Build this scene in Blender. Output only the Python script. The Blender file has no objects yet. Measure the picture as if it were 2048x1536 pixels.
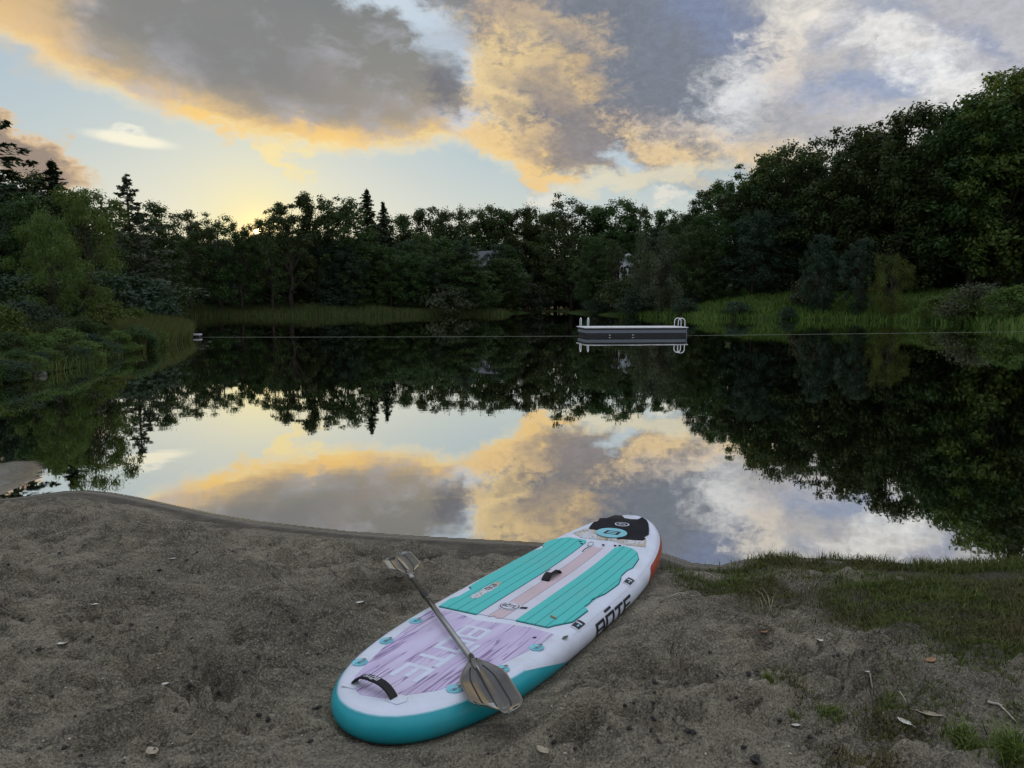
import bpy, bmesh, math, random
import numpy as np
from mathutils import Vector, Matrix

# ------------------------------------------------------------------ camera, sky, sun, exposure
SC = bpy.context.scene
C = SC.collection
CAM_H, PITCH, FPX = 2.0, math.radians(6.4), 1450.0        # eye height over the water, tilt, focal length in px of a 2048 px wide frame
cam = bpy.data.cameras.new('camera'); cam.sensor_width = 36; cam.lens = FPX / 2048 * 36
cam.clip_start = 0.05; cam.clip_end = 6000
camo = bpy.data.objects.new('camera', cam); C.objects.link(camo)
camo.location = (0, 0, CAM_H); camo.rotation_euler = (math.pi / 2 - PITCH, 0, 0)
SC.camera = camo
SC.view_settings.view_transform = 'Standard'; SC.view_settings.look = 'None'
SC.view_settings.exposure = 0.0; SC.view_settings.gamma = 1.0; SC.view_settings.use_curve_mapping = False

FW = np.array([0, math.cos(PITCH), -math.sin(PITCH)]); UPV = np.array([0, math.sin(PITCH), math.cos(PITCH)])
def ray(px, py): return np.array([(px - 1024) / FPX, 0, 0]) + UPV * (-(py - 768) / FPX) + FW
def at_z(px, py, z=0.0):
    r = ray(px, py); t = (z - CAM_H) / r[2]; return np.array([0, 0, CAM_H]) + r * t
def at_Y(px, py, Y):
    r = ray(px, py); return np.array([0, 0, CAM_H]) + r * (Y / r[1])
def azel(px, py):
    r = ray(px, py); r = r / np.linalg.norm(r); return math.atan2(r[0], r[1]), math.asin(r[2])
def lin(r, g, b):
    f = lambda c: (c / 12.92 if c <= .04045 else ((c + .055) / 1.055) ** 2.4)
    return (f(r / 255), f(g / 255), f(b / 255), 1)

SUN_AZ, SUN_EL = azel(515, 462)
sun = bpy.data.lights.new('sun', 'SUN'); sun.energy = 2.2; sun.angle = math.radians(.5); sun.color = (1, .72, .42)
suno = bpy.data.objects.new('sun', sun); C.objects.link(suno)
sd = Vector((math.sin(SUN_AZ) * math.cos(SUN_EL), math.cos(SUN_AZ) * math.cos(SUN_EL), math.sin(SUN_EL)))
suno.rotation_euler = sd.to_track_quat('Z', 'Y').to_euler()

class G:
    """small helper to chain shader nodes"""
    def __init__(s, nt): s.nt = nt; s.n = nt.nodes; s.l = nt.links
    def new(s, t, **k):
        n = s.n.new(t)
        for a, v in k.items(): setattr(n, a, v)
        return n
    def put(s, sock, v):
        if isinstance(v, bpy.types.NodeSocket): s.l.new(v, sock)
        else: sock.default_value = v
    def math(s, op, a, b=0.0, c=None, clamp=False):
        n = s.new('ShaderNodeMath', operation=op, use_clamp=clamp); s.put(n.inputs[0], a); s.put(n.inputs[1], b)
        if c is not None: s.put(n.inputs[2], c)
        return n.outputs[0]
    def vmath(s, op, a, b=None, scale=None):
        n = s.new('ShaderNodeVectorMath', operation=op); s.put(n.inputs[0], a)
        if b is not None: s.put(n.inputs[1], b)
        if scale is not None: s.put(n.inputs['Scale'], scale)
        return n.outputs['Value'] if op in ('LENGTH', 'DOT_PRODUCT') else n.outputs[0]
    def rng(s, v, a, b, c=0.0, d=1.0, smooth=True):
        n = s.new('ShaderNodeMapRange', interpolation_type='SMOOTHSTEP' if smooth else 'LINEAR')
        s.put(n.inputs[0], v)
        for i, x in zip((1, 2, 3, 4), (a, b, c, d)): s.put(n.inputs[i], x)
        return n.outputs[0]
    def mix(s, f, a, b, blend='MIX'):
        n = s.new('ShaderNodeMix', data_type='RGBA', blend_type=blend); s.put(n.inputs[0], f); s.put(n.inputs[6], a); s.put(n.inputs[7], b)
        return n.outputs[2]
    def noise(s, vec, scale, detail=3, rough=.5, dist=0.0, out='Fac'):
        n = s.new('ShaderNodeTexNoise'); s.put(n.inputs['Vector'], vec); s.put(n.inputs['Scale'], scale)
        n.inputs['Detail'].default_value = detail; n.inputs['Roughness'].default_value = rough; n.inputs['Distortion'].default_value = dist
        return n.outputs[out]
    def ramp(s, f, stops):
        n = s.new('ShaderNodeValToRGB'); s.put(n.inputs[0], f); cr = n.color_ramp
        while len(cr.elements) < len(stops): cr.elements.new(.5)
        for e, (p, c) in zip(cr.elements, stops): e.position = p; e.color = c
        return n.outputs[0]

def build_world():
    w = bpy.data.worlds.new('World'); SC.world = w; w.use_nodes = True
    g = G(w.node_tree); g.n.clear()
    tc = g.new('ShaderNodeTexCoord'); D = tc.outputs['Generated']
    sep = g.new('ShaderNodeSeparateXYZ'); g.l.new(D, sep.inputs[0])
    x, y, z = sep.outputs
    az = g.math('ARCTAN2', x, y); el = g.math('ARCSINE', z)
    sky = g.new('ShaderNodeTexSky', sky_type='NISHITA', sun_disc=False)
    sky.sun_elevation = SUN_EL; sky.sun_rotation = SUN_AZ
    sky.air_density = 1.0; sky.dust_density = 1.0
    skyc = g.vmath('SCALE', sky.outputs[0], scale=.06)
    # clear air: pale blue above a pale horizon, warm round the sun
    sdot = g.vmath('DOT_PRODUCT', D, tuple(sd))
    clear = g.ramp(g.rng(el, 0, .6, smooth=False), [(0, lin(226, 228, 212)), (.16, lin(210, 219, 214)), (.30, lin(188, 206, 214)), (.5, lin(172, 197, 216)), (.75, lin(166, 190, 220)), (1, lin(160, 184, 222))])
    clear = g.mix(.12, clear, skyc)
    clear = g.mix(g.math('MULTIPLY', g.math('POWER', g.math('MAXIMUM', sdot, 0), 55), .42), clear, lin(246, 240, 204))
    clear = g.mix(g.math('MULTIPLY', g.math('POWER', g.math('MAXIMUM', sdot, 0), 420), .75), clear, lin(255, 240, 172))
    # noise shared by all clouds
    Ds = g.vmath('MULTIPLY', D, (1, 1, 1.7))
    warp = g.noise(Ds, 9, 6, .6, out='Color')
    warp2 = g.noise(Ds, 26, 5, .6, out='Color')
    wv = g.vmath('SUBTRACT', warp, (.5, .5, .5)); wv2 = g.vmath('SUBTRACT', warp2, (.5, .5, .5))
    wsum = g.vmath('ADD', wv, g.vmath('SCALE', wv2, scale=.45))
    n1 = g.math('SUBTRACT', g.noise(Ds, 13, 7, .62, .3), .5)
    n2 = g.math('SUBTRACT', g.noise(g.vmath('ADD', Ds, g.vmath('SCALE', wv, scale=.10)), 34, 6, .65), .5)
    n3 = g.math('SUBTRACT', g.noise(g.vmath('ADD', Ds, g.vmath('SCALE', wv2, scale=.03)), 80, 5, .7), .5)
    n23 = g.math('ADD', g.math('MULTIPLY', n2, .7), g.math('MULTIPLY', n3, .8))
    comb = g.new('ShaderNodeCombineXYZ'); g.l.new(az, comb.inputs[0]); g.l.new(el, comb.inputs[1]); AE = comb.outputs[0]
    AEw = g.vmath('ADD', AE, g.vmath('SCALE', wsum, scale=.10))
    # the cloud deck: its lower edge as a curve of elevation over azimuth
    edge = [(-500, -250), (-250, -80), (0, 75), (130, 150), (300, 222), (420, 255), (560, 295), (700, 305), (800, 302), (930, 285), (1000, 325), (1100, 360), (1180, 348), (1300, 340),
            (1480, 330), (1700, 340), (2048, 360), (2400, 360)]
    pts = [azel(*p) for p in edge]
    fc = g.new('ShaderNodeFloatCurve'); cm = fc.mapping; cv = cm.curves[0]
    AZ0, AZ1 = -1.2, 1.2
    X = lambda a: (a - AZ0) / (AZ1 - AZ0); Yv = lambda e: e / .8
    pl = [(0.0, Yv(.42))] + [(X(a), Yv(e)) for a, e in pts] + [(1.0, Yv(.16))]
    cv.points[0].location = pl[0]; cv.points[1].location = pl[-1]
    for p in pl[1:-1]: cv.points.new(*p)
    cm.update()
    fc.inputs['Factor'].default_value = 1
    sepw = g.new('ShaderNodeSeparateXYZ'); g.l.new(AEw, sepw.inputs[0])
    ew_el = sepw.outputs[1]
    g.l.new(g.rng(sepw.outputs[0], AZ0, AZ1, smooth=False), fc.inputs['Value'])
    d0 = g.math('SUBTRACT', el, g.math('MULTIPLY', fc.outputs[0], .8))
    d = g.math('ADD', d0, g.math('MULTIPLY', n1, .035))
    d = g.math('ADD', d, g.math('MULTIPLY', n2, .034))
    deckmask = g.rng(d, -.010, .020)
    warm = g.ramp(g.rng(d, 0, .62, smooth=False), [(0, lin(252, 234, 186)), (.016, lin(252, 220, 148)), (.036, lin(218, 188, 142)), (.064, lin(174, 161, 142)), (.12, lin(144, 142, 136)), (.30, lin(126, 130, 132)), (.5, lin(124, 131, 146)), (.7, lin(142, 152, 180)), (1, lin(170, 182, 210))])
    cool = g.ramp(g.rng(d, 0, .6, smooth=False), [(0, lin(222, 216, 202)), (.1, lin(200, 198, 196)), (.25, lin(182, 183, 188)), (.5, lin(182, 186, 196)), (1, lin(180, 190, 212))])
    tocool = g.rng(az, .12, .36)
    deckcol = g.mix(tocool, warm, cool)
    deckcol = g.mix(g.rng(n1, -.05, .2), deckcol, g.mix(.5, deckcol, lin(196, 196, 206)))
    col = g.mix(deckmask, clear, deckcol)
    def ell(cx, cy, rx, ry, ang, rgb, op=1.0, soft=.35, amp=1.2, noise=None, warpamt=.07):
        nonlocal col
        c = azel(cx, cy); t = math.radians(ang)
        a = azel(cx + math.cos(t) * rx, cy + math.sin(t) * rx); b = azel(cx - math.sin(t) * ry, cy + math.cos(t) * ry)
        sa = math.hypot(a[0] - c[0], a[1] - c[1]); sb = math.hypot(b[0] - c[0], b[1] - c[1])
        m = g.new('ShaderNodeMapping', vector_type='TEXTURE')
        g.l.new(AEw if warpamt else AE, m.inputs[0])
        m.inputs['Location'].default_value = (c[0], c[1], 0); m.inputs['Rotation'].default_value = (0, 0, math.atan2(a[1] - c[1], a[0] - c[0])); m.inputs['Scale'].default_value = (sa, sb, 1)
        le = g.vmath('LENGTH', g.vmath('MULTIPLY', m.outputs[0], (1, 1, 0)))
        le = g.math('ADD', le, g.math('MULTIPLY', noise or n2, -amp))
        mk = g.rng(le, 1 - soft, 1 + soft, op, 0)
        col = g.mix(mk, col, rgb if isinstance(rgb, bpy.types.NodeSocket) else lin(*rgb))
    # faint lighter patch in the big grey cloud, shadow streak over its gold rim
    ell(690, 185, 110, 34, 20, (168, 156, 146), .6, .8, 1.8, n2)
    ell(480, 110, 260, 60, 22, (130, 131, 133), .7, .8, .8, n1)
    # blue-white holes in the deck
    ell(800, 14, 100, 26, 20, (206, 220, 232), .9, .6, 2.2)
    ell(880, 75, 62, 50, 40, (196, 210, 224), .85, .7, 2.6)
    ell(925, 125, 26, 40, -20, (204, 216, 228), .9, .7, 2.0)
    ell(925, 238, 40, 20, 10, (206, 213, 222), .85, .6, 2.0)
    ell(895, 170, 40, 46, 10, (112, 113, 122), .8, .7, 2.6, n2)
    # grey mass right of the gap, with gold flanks
    ell(1310, 130, 270, 190, 10, (122, 129, 142), .95, .5, .8, n1)
    ell(1200, 265, 200, 75, 12, (134, 132, 137), .9, .5, .8, n1)
    ell(1430, 30, 120, 60, 30, (128, 140, 170), .8, .7, .8, n1)
    ell(1010, 20, 110, 34, -25, (150, 140, 140), .8, .7, 1.2, n2)
    ell(1090, 60, 120, 30, 12, (208, 184, 150), .8, .8, 2.4, n23)
    ell(1060, 128, 120, 34, 28, (226, 198, 148), .85, .8, 2.8, n23)
    ell(1170, 150, 50, 24, 20, (212, 182, 136), .6, .9, 2.6, n23)
    ell(1000, 190, 56, 70, 25, (240, 212, 158), .9, .6, 2.4, n23)
    ell(965, 120, 36, 36, 0, (242, 214, 158), .8, .7, 2.2, n23)
    ell(1120, 200, 130, 26, 28, (154, 144, 138), .85, .8, 3.2, n23)
    ell(1130, 100, 90, 18, 24, (158, 150, 146), .7, .9, 3.4, n23)
    ell(1040, 232, 60, 22, 20, (148, 138, 132), .7, .8, 3.0, n23)
    ell(980, 285, 70, 24, 25, (240, 206, 148), .85, .6, 2.4, n23)
    ell(1058, 282, 42, 46, -30, (228, 198, 150), .85, .7, 2.8, n23)
    ell(1120, 300, 60, 40, -20, (146, 138, 134), .7, .8, 2.0, n2)
    ell(1090, 345, 70, 16, 14, (242, 206, 142), .9, .5, 1.4, n2)
    ell(1190, 310, 70, 34, 10, (146, 140, 142), .8, .6, 1.8, n2)
    ell(1330, 302, 100, 26, 26, (234, 206, 160), .85, .8, 2.8, n23)
    ell(1390, 262, 90, 26, 10, (200, 188, 178), .7, .9, 2.8, n23)
    ell(1258, 322, 40, 24, 5, (194, 208, 216), .9, .5, 1.5, n2)
    # broken pale sheets on the right
    ell(1490, 190, 90, 56, -30, (232, 233, 234), .85, .9, 3.4, n2)
    ell(1600, 70, 66, 70, -20, (238, 231, 219), .85, .9, 3.0, n2)
    ell(1560, 160, 50, 60, -20, (220, 208, 194), .7, .9, 3.0, n23)
    ell(1500, 295, 100, 28, 14, (232, 206, 164), .75, .8, 2.4, n23)
    ell(1640, 200, 80, 80, -10, (184, 181, 184), .7, .8, 1.6, n1)
    ell(1720, 180, 150, 36, -8, (148, 162, 190), .85, .8, 2.6, n2)
    ell(1650, 80, 50, 24, -30, (150, 158, 180), .75, .8, 2.6, n2)
    ell(1950, 105, 76, 26, 26, (142, 152, 180), .85, .8, 2.6, n2)
    ell(1770, 30, 90, 24, 10, (150, 160, 184), .6, .9, 2.6, n2)
    ell(1790, 90, 120, 30, 10, (238, 236, 233), .8, .9, 3.0, n2)
    ell(1860, 170, 110, 26, 24, (240, 240, 238), .85, .9, 3.0, n2)
    ell(1760, 240, 120, 26, 14, (196, 195, 200), .6, .9, 2.0, n2)
    ell(1600, 270, 130, 30, 10, (164, 166, 174), .6, .9, 2.2, n2)
    # light and dark fine texture of the clouds
    tex = g.rng(n3, -.25, .25, .90, 1.10)
    col = g.mix(g.math('MULTIPLY', deckmask, g.rng(az, -.12, .05)), col, g.vmath('SCALE', col, scale=tex))
    # left: dark lens, white lens, wisps
    ell(40, 285, 170, 46, 27, (232, 196, 148), .9, .22, .5, n2)
    ell(26, 283, 158, 40, 27, (152, 137, 126), .95, .30, .5, n2)
    ell(40, 30, 120, 60, 30, (240, 200, 140), .6, .8, 1.2, n1)
    ell(262, 279, 78, 12, 9, (250, 244, 220), .95, .5, .6, n2, .0)
    ell(235, 262, 46, 8, 8, (246, 242, 224), .7, .6, 1.0, n2)
    ell(560, 318, 54, 13, 30, (250, 230, 170), .9, .6, 2.0, n2)
    ell(630, 305, 62, 14, 10, (246, 226, 172), .8, .6, 2.0, n2)
    ell(420, 240, 90, 22, 20, (252, 210, 130), .8, .6, 2.0, n2)
    ell(640, 285, 90, 18, 14, (252, 208, 128), .7, .6, 2.2, n2)
    # low far cumulus over the right of the wood
    ell(1260, 362, 150, 22, -8, (226, 218, 192), .85, .6, 1.8, n2)
    ell(1095, 392, 40, 18, 0, (226, 224, 214), .9, .5, 1.5, n2)
    ell(1335, 396, 34, 16, 0, (228, 224, 212), .9, .5, 1.5, n2)
    # the sun's own disc just over the tree tops
    col = g.mix(g.math('MULTIPLY', g.math('POWER', g.math('MAXIMUM', sdot, 0), 4000), .9), col, (1.5, 1.1, .5, 1))
    col = g.mix(g.rng(sdot, math.cos(math.radians(.26)), math.cos(math.radians(.14))), col, (18, 12, 5, 1))
    # unseen sky towards the zenith, brightened as added fill light for the foreground
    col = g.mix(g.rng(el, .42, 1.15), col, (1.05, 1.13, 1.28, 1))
    # under the horizon
    col = g.mix(g.rng(el, -.06, -.01, 1, 0), col, lin(60, 66, 58))
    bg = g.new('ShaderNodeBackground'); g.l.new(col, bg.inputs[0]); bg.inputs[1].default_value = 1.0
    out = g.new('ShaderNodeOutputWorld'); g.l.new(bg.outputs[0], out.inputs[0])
build_world()
#SKYONLY

# ------------------------------------------------------------------ helpers
rnd = random.Random(7)
def tag(o, label=None, cat=None, group=None, kind=None):
    if label: o['label'] = label
    if cat: o['category'] = cat
    if group: o['group'] = group
    if kind: o['kind'] = kind
    return o
def empty(name, loc=(0, 0, 0), rz=0.0, label=None, cat=None, group=None):
    o = bpy.data.objects.new(name, None); o.empty_display_size = .3; C.objects.link(o); o.location = loc; o.rotation_euler = (0, 0, rz)
    return tag(o, label, cat, group)
def obj(name, me, m=None, parent=None):
    o = bpy.data.objects.new(name, me); C.objects.link(o)
    if m: me.materials.clear(); me.materials.append(m)
    if parent: o.parent = parent
    return o
def mesh_np(name, V, F, smooth=False):
    """mesh from arrays: V (n,3); F (m,k), or a list of such arrays"""
    Fs = F if isinstance(F, list) else [F]
    Fs = [np.asarray(f, dtype=np.int32) for f in Fs if len(f)]
    me = bpy.data.meshes.new(name); V = np.asarray(V, dtype=np.float32)
    me.vertices.add(len(V)); me.vertices.foreach_set('co', V.ravel())
    idx = np.concatenate([f.ravel() for f in Fs]); cnt = np.concatenate([np.full(len(f), f.shape[1], np.int32) for f in Fs])
    me.loops.add(len(idx)); me.loops.foreach_set('vertex_index', idx)
    st = np.concatenate([[0], np.cumsum(cnt)[:-1]]).astype(np.int32)
    me.polygons.add(len(cnt)); me.polygons.foreach_set('loop_start', st)
    if smooth: me.polygons.foreach_set('use_smooth', np.ones(len(cnt), bool))
    me.update(calc_edges=True)
    return me
class MB:
    def __init__(s): s.v = []; s.f = []
    def add(s, v, f):
        o = len(s.v); s.v += [tuple(map(float, p)) for p in v]; s.f += [tuple(i + o for i in q) for q in f]
    def box(s, c, d, M=None):
        x, y, z = [k / 2 for k in d]
        v = [Vector((sx * x, sy * y, sz * z)) for sz in (-1, 1) for sy in (-1, 1) for sx in (-1, 1)]
        if M is not None: v = [M @ p for p in v]
        v = [p + Vector(c) for p in v]
        s.add(v, [(0, 2, 3, 1), (4, 5, 7, 6), (0, 1, 5, 4), (2, 6, 7, 3), (0, 4, 6, 2), (1, 3, 7, 5)])
    def tube(s, P, R, n=6, caps=True):
        P = [Vector(p) for p in P]; R = R if hasattr(R, '__len__') else [R] * len(P); rings = []
        a = None
        for i, p in enumerate(P):
            t = (P[min(i + 1, len(P) - 1)] - P[max(i - 1, 0)]).normalized()
            if a is None:
                a = t.orthogonal().normalized()
            a = (a - t * a.dot(t)).normalized(); b = t.cross(a)
            rings.append([p + (a * math.cos(k * 2 * math.pi / n) + b * math.sin(k * 2 * math.pi / n)) * R[i] for k in range(n)])
        v = [q for r in rings for q in r]; f = []
        for i in range(len(P) - 1):
            for k in range(n): f.append((i * n + k, i * n + (k + 1) % n, (i + 1) * n + (k + 1) % n, (i + 1) * n + k))
        if caps: f += [tuple(range(n - 1, -1, -1)), tuple((len(P) - 1) * n + k for k in range(n))]
        s.add(v, f)
    def prism(s, poly, z0, z1):
        n = len(poly)
        s.add([(x, y, z0) for x, y in poly] + [(x, y, z1) for x, y in poly], [tuple(range(n - 1, -1, -1)), tuple(range(n, 2 * n))] + [(i, (i + 1) % n, n + (i + 1) % n, n + i) for i in range(n)])
    def build(s, name, m=None, parent=None, smooth=False, bevel=0.0):
        me = bpy.data.meshes.new(name); me.from_pydata(s.v, [], s.f)
        if smooth: me.polygons.foreach_set('use_smooth', np.ones(len(s.f), bool))
        me.update()
        if bevel:
            bm = bmesh.new(); bm.from_mesh(me); bmesh.ops.bevel(bm, geom=bm.edges[:], offset=bevel, segments=2, affect='EDGES', profile=.6); bm.to_mesh(me); bm.free()
        return obj(name, me, m, parent)

def material(name, rgb, rough=.7, var=.15, scale=8.0, spec=.4, metal=0.0, bump=0.0, bscale=60.0, stretch=(1, 1, 1)):
    m = bpy.data.materials.new(name); m.use_nodes = True; g = G(m.node_tree)
    b = g.n['Principled BSDF']; tc = g.new('ShaderNodeTexCoord')
    vec = g.vmath('MULTIPLY', tc.outputs['Object'], tuple(stretch))
    n = g.noise(vec, scale, 5, .6)
    c = (rgb[0], rgb[1], rgb[2], 1)
    col = g.mix(g.rng(n, .3, .7), tuple(k * (1 - var) for k in c[:3]) + (1,), tuple(min(k * (1 + var), 1) for k in c[:3]) + (1,))
    g.l.new(col, b.inputs['Base Color']); b.inputs['Roughness'].default_value = rough; b.inputs['Specular IOR Level'].default_value = spec; b.inputs['Metallic'].default_value = metal
    if bump:
        bn = g.new('ShaderNodeBump'); bn.inputs['Strength'].default_value = bump; bn.inputs['Distance'].default_value = .01
        g.l.new(g.noise(vec, bscale, 4, .6), bn.inputs['Height']); g.l.new(bn.outputs[0], b.inputs['Normal'])
    return m
def soil(m, amount, col=(.30, .26, .20)):
    g = G(m.node_tree); b = g.n['Principled BSDF']; src = b.inputs['Base Color'].links[0].from_socket; tc = g.new('ShaderNodeTexCoord'); P = tc.outputs['Object']
    f = g.math('MULTIPLY', g.rng(g.noise(P, 210, 3, .7), .56, .70), g.rng(g.noise(P, 7, 4, .6), .36, .66))
    f = g.math('ADD', g.math('MULTIPLY', f, amount), g.math('MULTIPLY', g.rng(g.noise(P, 3.2, 5, .65), .46, .74), amount * .28))
    g.l.new(g.mix(f, src, (*col, 1)), b.inputs['Base Color'])
def foliage_mat(name, a, b_, trans=.3, rough=.6):
    m = bpy.data.materials.new(name); m.use_nodes = True; g = G(m.node_tree); g.n.remove(g.n['Principled BSDF'])
    oi = g.new('ShaderNodeObjectInfo'); geo = g.new('ShaderNodeNewGeometry'); tc = g.new('ShaderNodeTexCoord')
    r1 = g.math('MULTIPLY_ADD', geo.outputs['Random Per Island'], .5, g.math('MULTIPLY', g.noise(tc.outputs['Object'], .45, 3), .5))
    r1 = g.math('ADD', g.math('MULTIPLY', r1, .7), g.math('MULTIPLY', oi.outputs['Random'], .5), clamp=True)
    col = g.mix(r1, (*a, 1), (*b_, 1))
    hs = g.new('ShaderNodeHueSaturation'); g.l.new(col, hs.inputs['Color']); g.l.new(g.math('MULTIPLY_ADD', oi.outputs['Random'], .06, .47), hs.inputs['Hue'])
    d = g.new('ShaderNodeBsdfPrincipled'); g.l.new(hs.outputs[0], d.inputs['Base Color']); d.inputs['Roughness'].default_value = rough; d.inputs['Specular IOR Level'].default_value = .25
    t = g.new('ShaderNodeBsdfTranslucent'); g.l.new(g.mix(1.0, hs.outputs[0], (1.2, 1.25, .6, 1), 'MULTIPLY'), t.inputs[0])
    mx = g.new('ShaderNodeMixShader'); mx.inputs[0].default_value = trans; g.l.new(d.outputs[0], mx.inputs[1]); g.l.new(t.outputs[0], mx.inputs[2])
    g.l.new(mx.outputs[0], g.n['Material Output'].inputs[0])
    return m

# numpy value noise
def vnoise(x, y, seed):
    r = np.random.default_rng(seed); T = r.random((256, 256))
    xi = np.floor(x).astype(int); yi = np.floor(y).astype(int); fx = x - xi; fy = y - yi
    fx = fx * fx * (3 - 2 * fx); fy = fy * fy * (3 - 2 * fy)
    a = T[xi & 255, yi & 255]; b = T[(xi + 1) & 255, yi & 255]; c = T[xi & 255, (yi + 1) & 255]; d = T[(xi + 1) & 255, (yi + 1) & 255]
    return (a * (1 - fx) + b * fx) * (1 - fy) + (c * (1 - fx) + d * fx) * fy - .5
def fbm(x, y, seed, o=4, gain=.5):
    s = 0; a = 1
    for k in range(o): s = s + a * vnoise(x * 2 ** k, y * 2 ** k, seed + k); a *= gain
    return s

# ------------------------------------------------------------------ the pond's outline and the ground's height
SHORE = [(-150, 985), (-260, 930), (-330, 860), (-220, 800), (-80, 775), (0, 768), (60, 757), (150, 737), (245, 708), (330, 690), (372, 676), (368, 667), (300, 655), (240, 645), (290, 637), (400, 633), (700, 631), (1000, 629),
         (1060, 626), (1100, 622), (1150, 628), (1250, 632), (1400, 637), (1600, 639), (1690, 640), (1850, 644), (1950, 651), (2048, 660), (2150, 672), (2300, 700), (2500, 780), (2650, 950), (2550, 1090), (2300, 1120),
         (2048, 1122), (1950, 1125), (1880, 1130), (1800, 1126), (1700, 1118), (1560, 1113), (1490, 1118), (1440, 1130), (1385, 1125), (1330, 1106), (1200, 1092), (1100, 1086), (1040, 1082), (850, 1072), (700, 1062),
         (520, 1042), (432, 1027), (356, 1011), (279, 994), (229, 985), (178, 980), (127, 982), (51, 992), (0, 997)]
POND = np.array([at_z(*p)[:2] for p in SHORE])
SPIT = np.array([at_z(*p)[:2] for p in [(-150, 985), (-200, 945), (-60, 925), (0, 924), (40, 918), (75, 921), (88, 935), (85, 955), (60, 970), (20, 986), (0, 992), (-60, 1000)]])
def sdist(P, poly):
    """signed distance of points to a polygon: positive outside"""
    A = poly; B = np.roll(poly, -1, 0); out = np.empty(len(P)); 
    for s in range(0, len(P), 20000):
        Q = P[s:s + 20000, None]; d = B - A; t = np.clip(((Q - A) * d).sum(-1) / (d * d).sum(-1), 0, 1)
        dist = np.sqrt((((Q - A) - t[..., None] * d) ** 2).sum(-1)).min(1)
        y = Q[..., 1]; x = Q[..., 0]
        c = ((A[:, 1] > y) != (B[:, 1] > y)) & (x < (B[:, 0] - A[:, 0]) * (y - A[:, 1]) / (B[:, 1] - A[:, 1] + 1e-12) + A[:, 0])
        out[s:s + 20000] = np.where(c.sum(1) % 2 == 1, -dist, dist)
    return out
def ss(x, a, b):
    t = np.clip((x - a) / (b - a), 0, 1); return t * t * (3 - 2 * t)
def height(P):
    P = np.atleast_2d(np.asarray(P, float)); d = sdist(P, POND); x, y = P[:, 0], P[:, 1]
    e = np.maximum(d, 0)
    near = .235 * (1 - np.exp(-(e / 1.35) ** 1.35)) + .03 * e
    right = ss(x, 8, 35) * ss(y, 30, 60)
    left = ss(-x, 6, 14) * (1 - ss(y, 45, 80))
    bank = .35 * (1 - np.exp(-e / .7)) + np.maximum(e - 1, 0) * (.05 + .19 * right + .05 * left) * np.exp(-e / 90)
    hill = ss(e, 22, 120) * (9 + 5 * right) + fbm(x / 40, y / 40, 3, 3) * 2.5 * ss(e, 8, 40)
    far = bank + hill
    w = ss(y + np.abs(x) * .25, 11, 16)
    land = near * (1 - w) + far * w
    ds = sdist(P, SPIT); ds = ds + .16 * fbm(x * 1.7, y * 1.7, 62, 3); spit = np.where(ds < 0, .022 * (1 - np.exp(ds / .5)) * .8 + .012 * fbm(x * 2.2, y * 3.2, 61, 3) * ss(-ds, 0, .4), -9)
    bed = -1.4 * (1 - np.exp(np.minimum(d, 0) / 3.0))
    z = np.where(d > 0, land, bed)
    return np.maximum(z, np.where(ds < 0, spit, z))
def hz(x, y): return float(height([[x, y]])[0])

# board pose (fitted to the photograph): local X across to the right, Y along to the nose, Z up off the deck
BP = np.array([-.631, 2.7357, .2236]); BYAW, BPIT, BROL = .5248, -.033, -.0323
BL, BT, BW, ROCK = 3.2, .1457, .9288, .1135
_cy, _sy, _cp, _sp, _cr, _sr = math.cos(BYAW), math.sin(BYAW), math.cos(BPIT), math.sin(BPIT), math.cos(BROL), math.sin(BROL)
_f = np.array([_sy * _cp, _cy * _cp, _sp]); _r = np.array([_cy, -_sy, 0]); _n = np.cross(_r, _f)
_r2 = _r * _cr - _n * _sr; _n2 = _r * _sr + _n * _cr
BM = Matrix(((_r2[0], _f[0], _n2[0], BP[0]), (_r2[1], _f[1], _n2[1], BP[1]), (_r2[2], _f[2], _n2[2], BP[2]), (0, 0, 0, 1)))
def half_width(u):
    t = np.clip(np.asarray(u, float) / BL, 0, 1); c = .456
    s = np.where(t < c, (c - t) / c, (t - c) / (1 - c))
    return np.where(t < c, BW / 2 * np.clip(1 - s ** 3.36, 0, 1) ** (1 / 2.2), BW / 2 * np.clip(1 - s ** 3.0, 0, 1) ** .5)
def rocker(u): return ROCK * np.maximum(0, (np.asarray(u, float) / BL - .55) / .45) ** 2.2

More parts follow.
